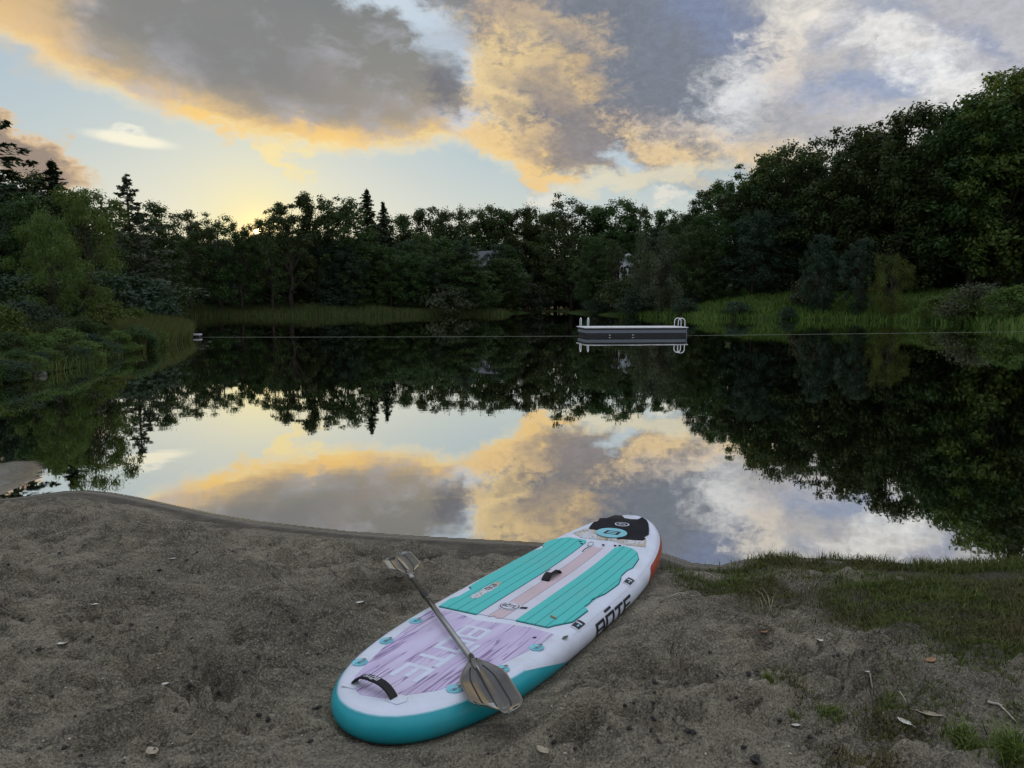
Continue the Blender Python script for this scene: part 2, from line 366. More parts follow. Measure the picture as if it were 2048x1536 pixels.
# ------------------------------------------------------------------ ground materials
def sand_mat():
    m = bpy.data.materials.new('damp_sand'); m.use_nodes = True; g = G(m.node_tree); b = g.n['Principled BSDF']
    geo = g.new('ShaderNodeNewGeometry'); P = geo.outputs['Position']
    sep = g.new('ShaderNodeSeparateXYZ'); g.l.new(P, sep.inputs[0])
    big = g.noise(P, 1.3, 5, .6); mid = g.noise(P, 9, 5, .65); fine = g.noise(P, 170, 3, .7); grit = g.noise(P, 420, 2, .6)
    damp = g.rng(g.noise(P, .75, 4, .6, .6), .44, .62)
    rot = g.new('ShaderNodeVectorRotate', rotation_type='Z_AXIS'); g.l.new(P, rot.inputs['Vector']); rot.inputs['Angle'].default_value = -.35
    mid2 = g.noise(g.vmath('MULTIPLY', rot.outputs[0], (5, 17, 10)), 1.0, 6, .72, .4); coarse = g.noise(P, 95, 2, .6)
    col = g.mix(g.rng(big, .35, .65), (.27, .238, .168, 1), (.385, .338, .245, 1))
    col = g.mix(g.math('MULTIPLY', g.rng(mid, .46, .64), .45), col, (.13, .116, .092, 1))
    col = g.mix(g.math('MULTIPLY', g.rng(mid2, .51, .62), .65), col, (.46, .41, .29, 1))
    col = g.mix(g.math('MULTIPLY', g.rng(mid2, .47, .38), .75), col, (.095, .084, .064, 1))
    col = g.mix(g.math('MULTIPLY', damp, .5), col, (.135, .118, .088, 1))
    col = g.mix(g.math('MULTIPLY', g.rng(coarse, .50, .68), .55), col, (.62, .56, .43, 1))
    col = g.mix(g.math('MULTIPLY', g.rng(coarse, .46, .32), .62), col, (.055, .050, .042, 1))
    col = g.mix(g.math('MULTIPLY', g.rng(grit, .54, .66), .5), col, (.06, .055, .046, 1))
    vor = g.new('ShaderNodeTexVoronoi'); g.l.new(P, vor.inputs['Vector']); vor.inputs['Scale'].default_value = 55
    speck = g.math('MULTIPLY', g.rng(vor.outputs['Distance'], .10, .2, 1, 0), g.rng(g.noise(P, 31, 2), .55, .7))
    col = g.mix(speck, col, (.02, .018, .016, 1))
    vor2 = g.new('ShaderNodeTexVoronoi'); g.l.new(P, vor2.inputs['Vector']); vor2.inputs['Scale'].default_value = 38
    col = g.mix(g.math('MULTIPLY', g.rng(vor2.outputs['Distance'], .05, .12, 1, 0), g.rng(g.noise(P, 23, 2), .6, .7)), col, (.34, .30, .25, 1))
    at = g.new('ShaderNodeAttribute', attribute_name='turf')
    tf = g.math('MULTIPLY', g.rng(g.math('ADD', at.outputs['Fac'], g.math('MULTIPLY', g.math('SUBTRACT', mid, .5), 1.4)), .2, 1.0), .85)
    col = g.mix(tf, col, g.mix(fine, (.055, .052, .026, 1), (.11, .098, .060, 1)))
    wet = g.rng(sep.outputs[2], .018, .085, 1, 0)
    col = g.mix(g.math('MULTIPLY', wet, .72), col, (.045, .038, .030, 1))
    g.l.new(col, b.inputs['Base Color'])
    g.l.new(g.rng(sep.outputs[2], .004, .018, .08, .92), b.inputs['Roughness']); g.l.new(g.rng(sep.outputs[2], .004, .022, 1.0, .35), b.inputs['Specular IOR Level'])
    hgt = g.math('ADD', g.math('MULTIPLY', g.noise(P, 28, 6, .7), 1.3), g.math('MULTIPLY', coarse, .6))
    bn = g.new('ShaderNodeBump'); bn.inputs['Distance'].default_value = .05; g.l.new(g.rng(sep.outputs[2], .0, .03, .05, 1.0), bn.inputs['Strength'])
    g.l.new(hgt, bn.inputs['Height']); g.l.new(bn.outputs[0], b.inputs['Normal'])
    return m
def earth_mat():
    m = bpy.data.materials.new('meadow_earth'); m.use_nodes = True; g = G(m.node_tree); b = g.n['Principled BSDF']
    geo = g.new('ShaderNodeNewGeometry'); P = geo.outputs['Position']
    n = g.noise(P, .35, 5, .6); n2 = g.noise(P, 3, 4, .6)
    col = g.mix(g.rng(n, .35, .65), (.028, .050, .012, 1), (.055, .092, .018, 1)); col = g.mix(g.math('MULTIPLY', n2, .5), col, (.022, .03, .014, 1))
    g.l.new(col, b.inputs['Base Color']); b.inputs['Roughness'].default_value = .95; b.inputs['Specular IOR Level'].default_value = .1
    return m
def water_mat():
    m = bpy.data.materials.new('still_water'); m.use_nodes = True; g = G(m.node_tree); g.n.remove(g.n['Principled BSDF'])
    geo = g.new('ShaderNodeNewGeometry'); P = geo.outputs['Position']
    v = g.vmath('MULTIPLY', P, (.6, 1.6, 1))
    h = g.math('ADD', g.math('MULTIPLY', g.noise(v, .8, 2, .5), .6), g.math('MULTIPLY', g.noise(v, 5, 3, .55), .06))
    bn = g.new('ShaderNodeBump'); bn.inputs['Strength'].default_value = 1.0; bn.inputs['Distance'].default_value = .0014; g.l.new(h, bn.inputs['Height'])
    gl = g.new('ShaderNodeBsdfGlossy'); gl.inputs['Roughness'].default_value = .012; gl.inputs['Color'].default_value = (.98, .97, .94, 1); g.l.new(bn.outputs[0], gl.inputs['Normal'])
    df = g.new('ShaderNodeBsdfDiffuse'); df.inputs['Color'].default_value = (.006, .007, .004, 1)
    lw = g.new('ShaderNodeLayerWeight'); lw.inputs[0].default_value = .5; g.l.new(bn.outputs[0], lw.inputs['Normal'])
    fac = g.math('MULTIPLY_ADD', g.math('POWER', lw.outputs['Facing'], .55), .97, .02)
    mx = g.new('ShaderNodeMixShader'); g.l.new(fac, mx.inputs[0]); g.l.new(df.outputs[0], mx.inputs[1]); g.l.new(gl.outputs[0], mx.inputs[2])
    g.l.new(mx.outputs[0], g.n['Material Output'].inputs[0])
    return m
M_SAND, M_EARTH, M_WATER = sand_mat(), earth_mat(), water_mat()

# ------------------------------------------------------------------ ground sheets and water
def grid_mesh(name, xs, ys, zf, smooth=True):
    X, Y = np.meshgrid(xs, ys); P = np.stack([X.ravel(), Y.ravel()], 1); Z = zf(P)
    nx, ny = len(xs), len(ys); i = np.arange(nx * ny).reshape(ny, nx)
    F = np.stack([i[:-1, :-1], i[:-1, 1:], i[1:, 1:], i[1:, :-1]], -1).reshape(-1, 4)
    return mesh_np(name, np.column_stack([P, Z]), F, smooth), P, Z
BX0, BX1, BY0, BY1 = -8.5, 9.0, .3, 10.2
xs = np.concatenate([[-2500, -1200, -600, -350, -240], np.arange(-160, 161, 1.6), [240, 350, 600, 1200, 2500]])
ys = np.concatenate([[-2500, -900, -300, -100, -40, -20], np.arange(-10, 230, 1.6), [260, 320, 420, 700, 1300, 2600]])
def zf_coarse(P):
    z = height(P); x, y = P[:, 0], P[:, 1]
    inside = ss(x, BX0 - .2, BX0 + 1.2) * ss(-x, -BX1 - .2, -BX1 + 1.2) * ss(y, BY0 - .2, BY0 + 1) * ss(-y, -BY1 - .2, -BY1 + 1.2)
    return np.where(inside > 0, np.minimum(z - .02, z * (1 - inside) + inside * np.minimum(z - .3, -.25)), z)
me, _, _ = grid_mesh('ground', xs, ys, zf_coarse)
tag(obj('ground', me, M_EARTH), kind='structure')

TURF = np.array([at_z(px, py, .14)[:2] for px, py in [(1320, 1112), (1345, 1150), (1420, 1195), (1500, 1245), (1580, 1290), (1700, 1330), (1800, 1370), (1880, 1410), (2048, 1430), (2300, 1450), (2700, 1250), (2600, 1040), (2300, 1050), (2048, 1060), (1950, 1065), (1880, 1070), (1800, 1070), (1700, 1060), (1560, 1060), (1490, 1070), (1440, 1108), (1385, 1119)]])
BARE = [(1640, 1150, 120, 26), (1420, 1145, 40, 12)]
def turf_weight(P):
    w = ss(-sdist(P, TURF) + .32 * fbm(P[:, 0] * 1.7, P[:, 1] * 1.7, 73, 3), -.15, .55)
    for px, py, rx, ry in BARE:
        c = at_z(px, py, .1); a = at_z(px + rx, py, .1); b = at_z(px, py - ry, .1)
        q = ((P[:, 0] - c[0]) / (a[0] - c[0])) ** 2 + ((P[:, 1] - c[1]) / (b[1] - c[1])) ** 2
        w = w * (.25 + .75 * ss(q + fbm(P[:, 0] * 4, P[:, 1] * 4, 71, 3) * 1.8, .2, 2.2))
    return w
PRINTS = []
_pr = np.random.default_rng(5)
for k in range(150):
    px, py = _pr.uniform(-100, 900), _pr.uniform(1010, 1530)
    if k > 105: px, py = _pr.uniform(1000, 1800), _pr.uniform(1250, 1530)
    c = at_z(px, py, .2); PRINTS.append((c[0], c[1], _pr.uniform(-.9, .9), _pr.uniform(.10, .15), _pr.uniform(.04, .06), _pr.uniform(.04, .085)))
for px, py, d_ in [(90, 1030, .03), (150, 1015, .03), (40, 1040, .035), (20, 1060, .03), (880, 1170, .04), (850, 1160, .03), (260, 1060, .02), (330, 1065, .02)]:
    c = at_z(px, py, .12); PRINTS.append((c[0], c[1], _pr.uniform(.9, 1.7), .26, .09, d_))
def zf_beach(P):
    z = height(P); x, y = P[:, 0], P[:, 1]; d = sdist(P, POND)
    amp = ss(d, .1, .9); tw = turf_weight(P)
    xr = x * .94 + y * .34; yr = -x * .34 + y * .94                    # wind and rake ripples run slantwise
    det = fbm(x * 1.1, y * 1.1, 11, 3) * .05 + fbm(xr * 1.8, yr * 6.0, 21, 3) * .15 + (.30 - np.sqrt(np.abs(fbm(xr * 2.6, yr * 7.0, 41, 3)) + .002)) * .085 + fbm(x * 7, y * 10, 31, 5, .66) * .052
    det = det * amp * (1 - .45 * tw)
    for cx, cy, a, rx, ry, dp in PRINTS:
        m = (np.abs(x - cx) < .5) & (np.abs(y - cy) < .5)
        if not m.any() or sdist(np.array([[cx, cy]]), TURF)[0] < .15: continue
        dx, dy = x[m] - cx, y[m] - cy; ca, sa = math.cos(a), math.sin(a); q = np.sqrt(((dx * ca + dy * sa) / rx) ** 2 + ((-dx * sa + dy * ca) / ry) ** 2)
        det[m] += (-dp * np.exp(-q ** 6) + dp * .5 * np.exp(-((q - 1.3) / .28) ** 2)) * amp[m]
    z = z + det
    # the sand lies against the underside of the board
    Q = np.column_stack([x, y, z]) - BP; u = Q @ _f; v = Q @ _r2
    bottom = BP[2] + u * _f[2] + v * _r2[2]
    inb = np.maximum(np.abs(v) - np.maximum(half_width(u) - .05, 0), np.maximum(-u, 0)); inb = np.where(u > 2.9, 9, inb)
    w = ss(inb, .42, .0)
    w = 1 - ss(inb, 0, .42); w = w * ss(-u, -2.9, -2.2)
    z = z * (1 - w) + (bottom + .004) * w
    berm = np.maximum(np.abs(v) - half_width(u), np.maximum(-u, 0)); z = z + .022 * np.exp(-((berm - .045) / .05) ** 2) * (.6 + 1.2 * fbm(x * 5, y * 5, 91, 3)) * (u > -.3) * ss(-u, -2.9, -2.3)
    z = np.where((inb <= .0) & (u < 3.2) & (u > 0), np.minimum(z, bottom + .004 + rocker(u)), z)
    return z
_gx = np.concatenate([np.arange(BX0, -2.8, .03), np.arange(-2.8, 2.9, .017), np.arange(2.9, BX1, .06)])
_gy = np.concatenate([np.arange(BY0, 2.0, .08), np.arange(2.0, 4.4, .017), np.arange(4.4, 8.2, .026), np.arange(8.2, BY1, .08)])
me, PB, ZB = grid_mesh('beach', _gx, _gy, zf_beach)
at = me.attributes.new('turf', 'FLOAT', 'POINT'); at.data.foreach_set('value', turf_weight(PB).astype(np.float32))
tag(obj('beach', me, M_SAND), kind='structure')
_nx = len(_gx); _ZB = ZB.reshape(-1, _nx)
def beach_z(x, y):
    x = np.clip(np.asarray(x, float), _gx[0], _gx[-1] - 1e-6); y = np.clip(np.asarray(y, float), _gy[0], _gy[-1] - 1e-6)
    i0 = np.searchsorted(_gx, x, side='right') - 1; j0 = np.searchsorted(_gy, y, side='right') - 1
    fx = (x - _gx[i0]) / (_gx[i0 + 1] - _gx[i0]); fy = (y - _gy[j0]) / (_gy[j0 + 1] - _gy[j0])
    return (_ZB[j0, i0] * (1 - fx) + _ZB[j0, i0 + 1] * fx) * (1 - fy) + (_ZB[j0 + 1, i0] * (1 - fx) + _ZB[j0 + 1, i0 + 1] * fx) * fy
def on_beach(px, py):
    """where the sight line through a photo pixel first meets the sand"""
    r = ray(px, py); t = np.linspace((.55 - CAM_H) / r[2], (-.05 - CAM_H) / r[2], 900); Q = np.array([0, 0, CAM_H]) + r * t[:, None]
    k = int(np.argmax(Q[:, 2] < beach_z(Q[:, 0], Q[:, 1]))); p = Q[k]
    return np.array([p[0], p[1], float(beach_z(p[0], p[1]))])
mb = MB(); mb.add([(-160, -30, 0), (160, -30, 0), (160, 210, 0), (-160, 210, 0)], [(0, 1, 2, 3)])
tag(mb.build('water', M_WATER), kind='structure')

# ------------------------------------------------------------------ plants: prototypes
M_BARK = material('bark', (.055, .045, .036), .95, .35, 6, .1, stretch=(1, 1, .3))
M_BIRCH = material('pale_bark', (.26, .24, .21), .9, .4, 5, .15, stretch=(1, 1, 2))
M_LEAF = foliage_mat('leaves', (.017, .034, .010), (.055, .090, .022))
M_LEAFM = foliage_mat('leaves_midgreen', (.050, .088, .018), (.10, .15, .032))
M_LEAFY = foliage_mat('leaves_yellowgreen', (.046, .078, .014), (.088, .128, .024), .35)
M_LEAFB = foliage_mat('leaves_bluegreen', (.018, .036, .022), (.038, .066, .036))
M_LEAFG = foliage_mat('leaves_greygreen', (.045, .060, .032), (.080, .10, .055))
M_NEEDLEG = foliage_mat('grey_needles', (.035, .052, .030), (.065, .085, .048), .2)
M_NEEDLE = foliage_mat('needles', (.016, .030, .014), (.034, .055, .022), .15)
def leaf_quads(rng, pos, nrm, size, aspect=.55):
    n = len(pos); nrm = nrm / (np.linalg.norm(nrm, axis=1, keepdims=True) + 1e-9)
    r = rng.normal(size=(n, 3)); t = np.cross(nrm, r); t /= np.linalg.norm(t, axis=1, keepdims=True) + 1e-9; b = np.cross(nrm, t)
    s = size * rng.uniform(.65, 1.35, (n, 1))
    V = np.stack([pos - t * s * .5, pos + b * s * aspect * .5 - nrm * s * .06, pos + t * s * .5 - nrm * s * .12, pos - b * s * aspect * .5 - nrm * s * .06], 1).reshape(-1, 3)
    return V, np.arange(n * 4).reshape(n, 4)
def clump_leaves(rng, cen, rad, n, size):
    w = rad.prod(1) ** .66; i = rng.choice(len(cen), n, p=w / w.sum())
    d = rng.normal(size=(n, 3)); d[:, 2] += .35; d /= np.linalg.norm(d, axis=1, keepdims=True)
    rr = rng.random((n, 1)) ** .45
    pos = cen[i] + d * rad[i] * rr * (1 + .22 * rng.normal(size=(n, 1)))
    nr = d + rng.normal(size=(n, 3)) * .55 + np.array([0, 0, .45])
    return leaf_quads(rng, pos, nr, size)
def decid(seed, H=18.0, R=5.0, base=.18, n=9000, size=.36, clumps=60, crad=.24, lean=0.0, power=.75, flat=.7, inner=.35, trunk_r=.26):
    rng = np.random.default_rng(seed); mb = MB()
    lobes = rng.uniform(0, 2 * math.pi, 4); la = rng.uniform(.08, .28, 4)
    cen = []
    while len(cen) < clumps:
        t = rng.random(); pk = .30 + .18 * power; prof = (.55 + .45 * math.sin(t / pk * math.pi / 2)) if t < pk else math.sqrt(max(.02, 1 - ((t - pk) / (1.04 - pk)) ** 2))
        if rng.random() > prof + .15: continue
        a = rng.uniform(0, 2 * math.pi); k = 1 + sum(la[j] * math.sin((j + 1) * a + lobes[j] + t * 3) for j in range(4))
        q = (inner + (1 - inner) * rng.random() ** .6)
        r = R * prof * q * k
        cen.append((r * math.cos(a) + lean * t, r * math.sin(a), H * (base + (1 - base) * (t * .94)) + rng.normal() * .02 * H))
    cen = np.array(cen); rad = R * crad * rng.uniform(.6, 1.35, (len(cen), 1)) * np.array([[1, 1, flat]])
    top = Vector((lean * .6, 0, H * .86)); P = [Vector((0, 0, -.6))]
    for k in range(1, 7): P.append(Vector((rng.normal() * .012 * H * (k > 1) + top.x * k / 6, rng.normal() * .012 * H * (k > 1), H * .86 * k / 6)))
    mb.tube(P, [trunk_r * (1.25 - k * .19) if k else trunk_r * 1.5 for k in range(7)], 7)
    for c in cen[:: max(1, clumps // 34)]:
        zc = max(H * .08, c[2] * .62 - .3); k = min(zc / (H * .86) * 6, 5.9); p0 = P[int(k)].lerp(P[int(k) + 1], k - int(k))
        c = Vector(c); mid = p0.lerp(c, .5) + Vector((0, 0, -.04 * H * rng.random()))
        mb.tube([p0, mid, c], [trunk_r * .32, trunk_r * .2, trunk_r * .07], 4, False)
    V, F = clump_leaves(rng, cen, rad, n, size)
    return mb, V, F
def conifer(seed, H=18.0, R=3.4, n=9000, size=.42, base=.05, branches=210, droop=.35):
    rng = np.random.default_rng(seed); mb = MB(); mb.tube([(0, 0, -.6), (0, 0, H * .5), (0, 0, H * .995)], [.26, .15, .02], 6)
    pos = []; nr = []
    for k in range(branches):
        t = ((k + rng.uniform(-.8, .8)) / branches); t = min(max(t, 0), .995) ** 1.05; z = H * (base + (1 - base) * t * .985)
        l = (R * (1 - t) ** .9 + .10) * rng.choice([.55, .8, 1.0, 1.12]) * rng.uniform(.85, 1.15)
        a = k * 2.39996 + rng.normal() * .25; up = .35 * t - .12
        end = Vector((math.cos(a) * l, math.sin(a) * l, z + l * (up - droop * .3))); mb.tube([(0, 0, z), (end.x * .55, end.y * .55, z + l * up * .5), end], [.05 * (1.1 - t), .035 * (1.1 - t), .012], 3, False)
        m = max(5, int(n / branches * (1.75 * (1 - t) + .25)))
        s = rng.random(m) ** .75; side = rng.normal(size=m) * .16 * l * (1.2 - s)
        pz = z + l * (up * s - droop * .3 * s * s) - np.abs(rng.normal(size=m)) * (.10 * l + .12) * (1.1 - s * .5) - np.abs(side) * .25
        pos.append(np.column_stack([math.cos(a) * l * s - math.sin(a) * side, math.sin(a) * l * s + math.cos(a) * side, pz])); nr.append(np.column_stack([np.cos(a) * .4 + rng.normal(size=m) * .7, math.sin(a) * .4 + rng.normal(size=m) * .7, np.ones(m) * .8]))
    pos = np.concatenate(pos); nr = np.concatenate(nr)
    V, F = leaf_quads(rng, pos, nr, size, .38)
    return mb, V, F
def shrub(seed, H=2.4, R=1.7, n=3800, size=.17, clumps=26):
    rng = np.random.default_rng(seed); mb = MB(); cen = []
    for k in range(clumps):
        a = rng.uniform(0, 6.28); t = rng.random() ** .8; r = R * math.sqrt(max(0, 1 - t * t)) * (.35 + .65 * rng.random()); cen.append((r * math.cos(a), r * math.sin(a), H * (.12 + .8 * t)))
        mb.tube([(r * .1 * math.cos(a), r * .1 * math.sin(a), -.2), (r * .5 * math.cos(a), r * .5 * math.sin(a), H * .4 * t), cen[-1]], [.03, .02, .008], 3, False)
    cen = np.array(cen); rad = R * .33 * rng.uniform(.6, 1.35, (clumps, 1)) * np.array([[1, 1, .75]])
    V, F = clump_leaves(rng, cen, rad, n, size)
    return mb, V, F
PROTO = {}
def proto(key, gen):
    mb, V, F = gen
    tr = bpy.data.meshes.new('trunk'); tr.from_pydata(mb.v, [], mb.f); tr.polygons.foreach_set('use_smooth', np.ones(len(mb.f), bool)); tr.update()
    PROTO[key] = (tr, mesh_np('crown', V, F), float(V[:, 2].max()), float(np.percentile(np.hypot(V[:, 0], V[:, 1]), 92)))
for i in range(5): proto('broad%d' % i, decid(100 + i, 18, 5.2, .04 + .02 * i, 17000, .36, 130 + 10 * i, .19, power=.72 + .08 * i, inner=.15, flat=.8))
for i in range(2): proto('high%d' % i, decid(120 + i, 20, 4.2, .25, 12000, .36, 90, .20, power=.62, inner=.15))
for i in range(3): proto('open%d' % i, decid(140 + i, 16, 4.6, .12, 11500, .32, 100, .19, power=.62, inner=.3))
proto('willow', decid(150, 15, 5.8, .05, 13000, .30, 85, .20, flat=1.15, power=.85))
proto('poplar', decid(151, 16, 2.4, .10, 7500, .30, 80, .24, power=.5))
proto('bank', decid(160, 8, 3.2, .10, 15000, .15, 70, .20, power=.85, trunk_r=.09))
for i in range(2): proto('spruce%d' % i, conifer(170 + i, 18, 3.6 - .4 * i))
proto('pine', conifer(175, 18, 5.2, 4300, .50, .2, 72, .10))
for i in range(4): proto('shrub%d' % i, shrub(180 + i, 2.4, 1.7 + .15 * i))
for i in range(2): proto('weed%d' % i, shrub(190 + i, 1.5, 1.15, 5200, .085, 34))

TREE_MESHES = {}
def plant(name, key, x, y, H, mat, label, cat, group=None, wide=1.0, rz=None, bark=None, z=None):
    tr, cr, h0, r0 = PROTO[key]; bark = bark or M_BARK
    k = H / h0
    o = empty(name, (x, y, (hz(x, y) if z is None else z) - .05), rnd.uniform(0, 6.28) if rz is None else rz, label, cat, group); o.scale = (k * wide, k * wide, k)
    for part, src, m in (('trunk' if cat == 'tree' else 'stem', tr, bark), ('crown' if cat == 'tree' else 'foliage', cr, mat)):
        kk = (src.name, m.name)
        if kk not in TREE_MESHES:
            c = src if src.users == 0 else src.copy(); c.materials.clear(); c.materials.append(m); TREE_MESHES[kk] = c
        p = bpy.data.objects.new(part, TREE_MESHES[kk]); C.objects.link(p); p.parent = o
    return o
def land_Y(px, Y, gap=1.5):
    """move outward along the sight line until on land"""
    for _ in range(200):
        x = (px - 1024) / FPX * Y * 1.0
        if sdist(np.array([[x, Y]]), POND)[0] > gap: return x, Y
        Y += 1.0
    return x, Y
def tree_px(px, topy, Y, key, mat, label, group=None, wide=1.0, name='broadleaf_tree', bark=None, gap=2.0):
    x, Y = land_Y(px, Y, gap); top = at_Y(px, topy, Y); x = top[0]; g0 = hz(x, Y)
    return plant(name, key, x, Y, max(top[2] - g0, 1.5), mat, label, 'tree', group, wide, bark=bark)
#PLANTS
B = lambda: 'broad%d' % rnd.randrange(5)
# skyline trees the photo lets one tell apart: px, top py, distance, shape, leaves, label
SKY_TREES = [
 (-30, 205, 58, 'pine', M_NEEDLE, 'pine reaching over the far left edge above the pale lens of cloud', 1.7),
 (45, 330, 62, 'broad1', M_LEAF, 'dark broadleaf tree between the edge pine and the spiky conifer', 1.1),
 (102, 318, 56, 'spruce1', M_NEEDLE, 'spiky dark conifer just right of the small brown cloud', 2.0),
 (252, 346, 76, 'pine', M_NEEDLEG, 'open branched conifer standing alone above the left bank wood', 1.5),
 (312, 394, 84, 'broad2', M_LEAF, 'rounded broadleaf tree right beside the lone open branched conifer', 1.0),
 (372, 414, 90, 'open0', M_LEAF, 'thin topped tree left of the sun with sky through its crown', 1.0),
 (432, 420, 95, 'open1', M_LEAF, 'ragged low tree midway between lone conifer and the sun', 1.0),
 (478, 447, 100, 'open2', M_LEAF, 'lowest tree of the gap immediately left of the sun', .9),
 (538, 404, 112, 'open0', M_LEAF, 'sparse tree with the sun shining through its base', .75),
 (575, 402, 114, 'poplar', M_LEAF, 'narrow tree immediately right of the sparse sunlit tree', 1.2),
 (618, 380, 120, 'broad0', M_LEAF, 'round topped tallest tree right of the sun', .8),
 (682, 392, 124, 'broad3', M_LEAF, 'wide dark tree left of the pointed spruce', 1.2),
 (733, 377, 130, 'spruce0', M_NEEDLE, 'pointed spruce rising out of the middle skyline', 1.7),
 (766, 402, 134, 'spruce1', M_NEEDLE, 'small spruce tip just right of the pointed spruce', 1.5),
 (1146, 383, 150, 'open1', M_LEAF, 'bare branched open crown standing out of the skyline left of the raft ladder', 1.0),
 (1232, 389, 150, 'broad4', M_LEAF, 'round headed skyline tree above the pale house wall', 1.0),
 (1322, 445, 92, 'willow', M_LEAFG, 'tall grey green willow like tree behind the right end of the raft', 1.0),
 (1190, 470, 96, 'broad2', M_LEAF, 'dark rounded tree left of the pale house wall', 1.0),
 (930, 470, 100, 'poplar', M_LEAFB, 'slender grey green tree in front of the gabled house', 1.1),
 (1075, 450, 104, 'high0', M_LEAF, 'tall tree with a pale bare trunk left of the raft', 1.2),
 (1418, 368, 122, 'open2', M_LEAF, 'small light crown where the right hillside wood begins to climb', .9),
 (1508, 306, 112, 'open0', M_LEAF, 'open crowned tree on the right slope above the grey green willow', 1.1),
 (1580, 280, 106, 'broad1', M_LEAF, 'dark domed tree halfway up the right hand skyline', 1.0),
 (1675, 258, 100, 'open1', M_LEAF, 'tree with a small separate tuft at its top on the right skyline', 1.0),
 (1735, 242, 98, 'broad3', M_LEAF, 'full dark tree between the tufted crown and the pointed yellowish crown', 1.0),
 (1815, 206, 92, 'broad0', M_LEAF, 'tall pointed crown with yellowish top on the right skyline', .9),
 (1890, 222, 98, 'open2', M_LEAF, 'thin see through tree in the dip of the right skyline', 1.1),
 (1965, 172, 88, 'broad4', M_LEAF, 'large dark tree left of the tallest sunlit tree at right', 1.0),
 (2030, 112, 86, 'broad2', M_LEAFM, 'tallest tree at the right edge with sunlit yellow green top', 1.0),
 (2140, 85, 84, 'broad1', M_LEAF, 'big tree cut by the right edge of the photo', 1.0),
 (1652, 462, 82, 'broad3', M_LEAFB, 'blue green tree with drooping sprays at the foot of the right wood', .8),
 (1725, 470, 80, 'broad0', M_LEAFB, 'blue green tree just left of the yellow green bushy tree', .75),
 (1790, 496, 73, 'willow', M_LEAFY, 'yellow green bushy tree on the grass of the right bank', .95),
]
for px, ty, Y, k, m, lab, wd in SKY_TREES:
    tree_px(px, ty, Y, k, m, lab, None, wd, 'conifer' if m in (M_NEEDLE, M_NEEDLEG) else 'broadleaf_tree', M_BIRCH if 'bare trunk' in lab else None)
MARKS = [(45, 'the edge conifers'), (165, 'the bank tree'), (252, 'the lone conifer'), (330, 'the rounded tree'), (425, 'the low trees'), (515, 'the sun'), (618, 'the round topped tree'), (682, 'the wide dark tree'), (733, 'the pointed spruce'), (805, 'the skyline dip'), (870, 'the even skyline'), (968, 'the gabled house'), (1075, 'the pale bare trunk'),
         (1146, 'the bare crown'), (1190, 'the raft handles'), (1246, 'the pale house wall'), (1322, 'the grey green willow'), (1418, 'the slope start'), (1508, 'the open slope crown'), (1580, 'the domed tree'), (1675, 'the tufted crown'), (1735, 'the full dark tree'), (1815, 'the yellowish crown'), (1890, 'the see through tree'), (1965, 'the large right tree'), (2040, 'the tallest tree')]
MINE = []
def mark(px):
    a, n = min(MARKS, key=lambda m: abs(m[0] - px))
    return ('left of ' if px < a - 16 else 'right of ' if px > a + 16 else 'under ') + n
def number_out():
    by = {}
    for o, px in MINE: by.setdefault(o['label'], []).append((px, o))
    for lab, L in by.items():
        if len(L) < 2: continue
        L.sort(key=lambda t: t[0])
        O_ = ['first', 'second', 'third', 'fourth', 'fifth', 'sixth', 'seventh', 'eighth', 'ninth', 'tenth', 'eleventh', 'twelfth']; N_ = ['', '', 'two', 'three', 'four', 'five', 'six', 'seven', 'eight', 'nine', 'ten', 'eleven', 'twelve']; n = len(L)
        words = None if n > 12 else ['left of two', 'right of two'] if n == 2 else ['leftmost of ' + N_[n]] + [O_[k] + ' of ' + N_[n] for k in range(1, n - 1)] + ['rightmost of ' + N_[n]]
        if words:
            for (px, o), w in zip(L, words): o['label'] = lab + ', ' + w
# skyline of the far wood
for px, ty, Y in [(800, 421, 150), (848, 407, 170), (893, 413, 165), (935, 408, 170), (976, 402, 165), (1008, 411, 168), (1043, 404, 165), (1078, 413, 160), (1112, 416, 155), (1188, 404, 155), (1282, 404, 150), (1328, 412, 145), (1368, 424, 140)]:
    MINE.append((tree_px(px, ty, Y, B(), M_LEAF, 'leafy far skyline crown ' + mark(px), 'trees of the far skyline', rnd.uniform(.8, 1.05)), px))
for px, ty, Y in [(1455, 352, 120), (1630, 300, 108), (1545, 300, 116), (1762, 246, 104), (1930, 205, 96), (2000, 146, 94), (2085, 112, 95), (2230, 90, 84), (2330, 120, 82), (2440, 160, 78)]:
    MINE.append((tree_px(px, ty, Y, B(), M_LEAF, 'dark crown on the right skyline ' + mark(px), 'trees of the right hillside skyline', rnd.uniform(.8, 1.05)), px))
# the wood's inner trees, in layers that climb back from the shore
def infill(n, px0, px1, Y0, Y1, hlo, hhi, label, group, keys=None, mats=None, avoid=()):
    """label: the row of the wood"""
    for k in range(n):
        px = px0 + (px1 - px0) * (k + rnd.uniform(.1, .9)) / n; Y = rnd.uniform(Y0, Y1); x, Y = land_Y(px, Y, 4.0)
        if any(a < px < b and Y < yy for a, b, yy in avoid): continue
        H = rnd.uniform(hlo, hhi); key = rnd.choice(keys) if keys else B(); m = rnd.choice(mats or [M_LEAF, M_LEAF, M_LEAFB])
        o = plant('broadleaf_tree', key, x, Y, H, m, ('bluish tree ' if m is M_LEAFB else 'dark tree ') + label + ' ' + mark(px), 'tree', group, rnd.uniform(.85, 1.2), bark=M_BIRCH if rnd.random() < .12 and px < 1100 else None)
        MINE.append((o, px))
GAP = [(936, 988, 142), (1226, 1266, 132)]
infill(22, 180, 800, 117, 124, 10, 12.5, "in the wood's front row", 'inner trees behind the reeds', avoid=GAP)
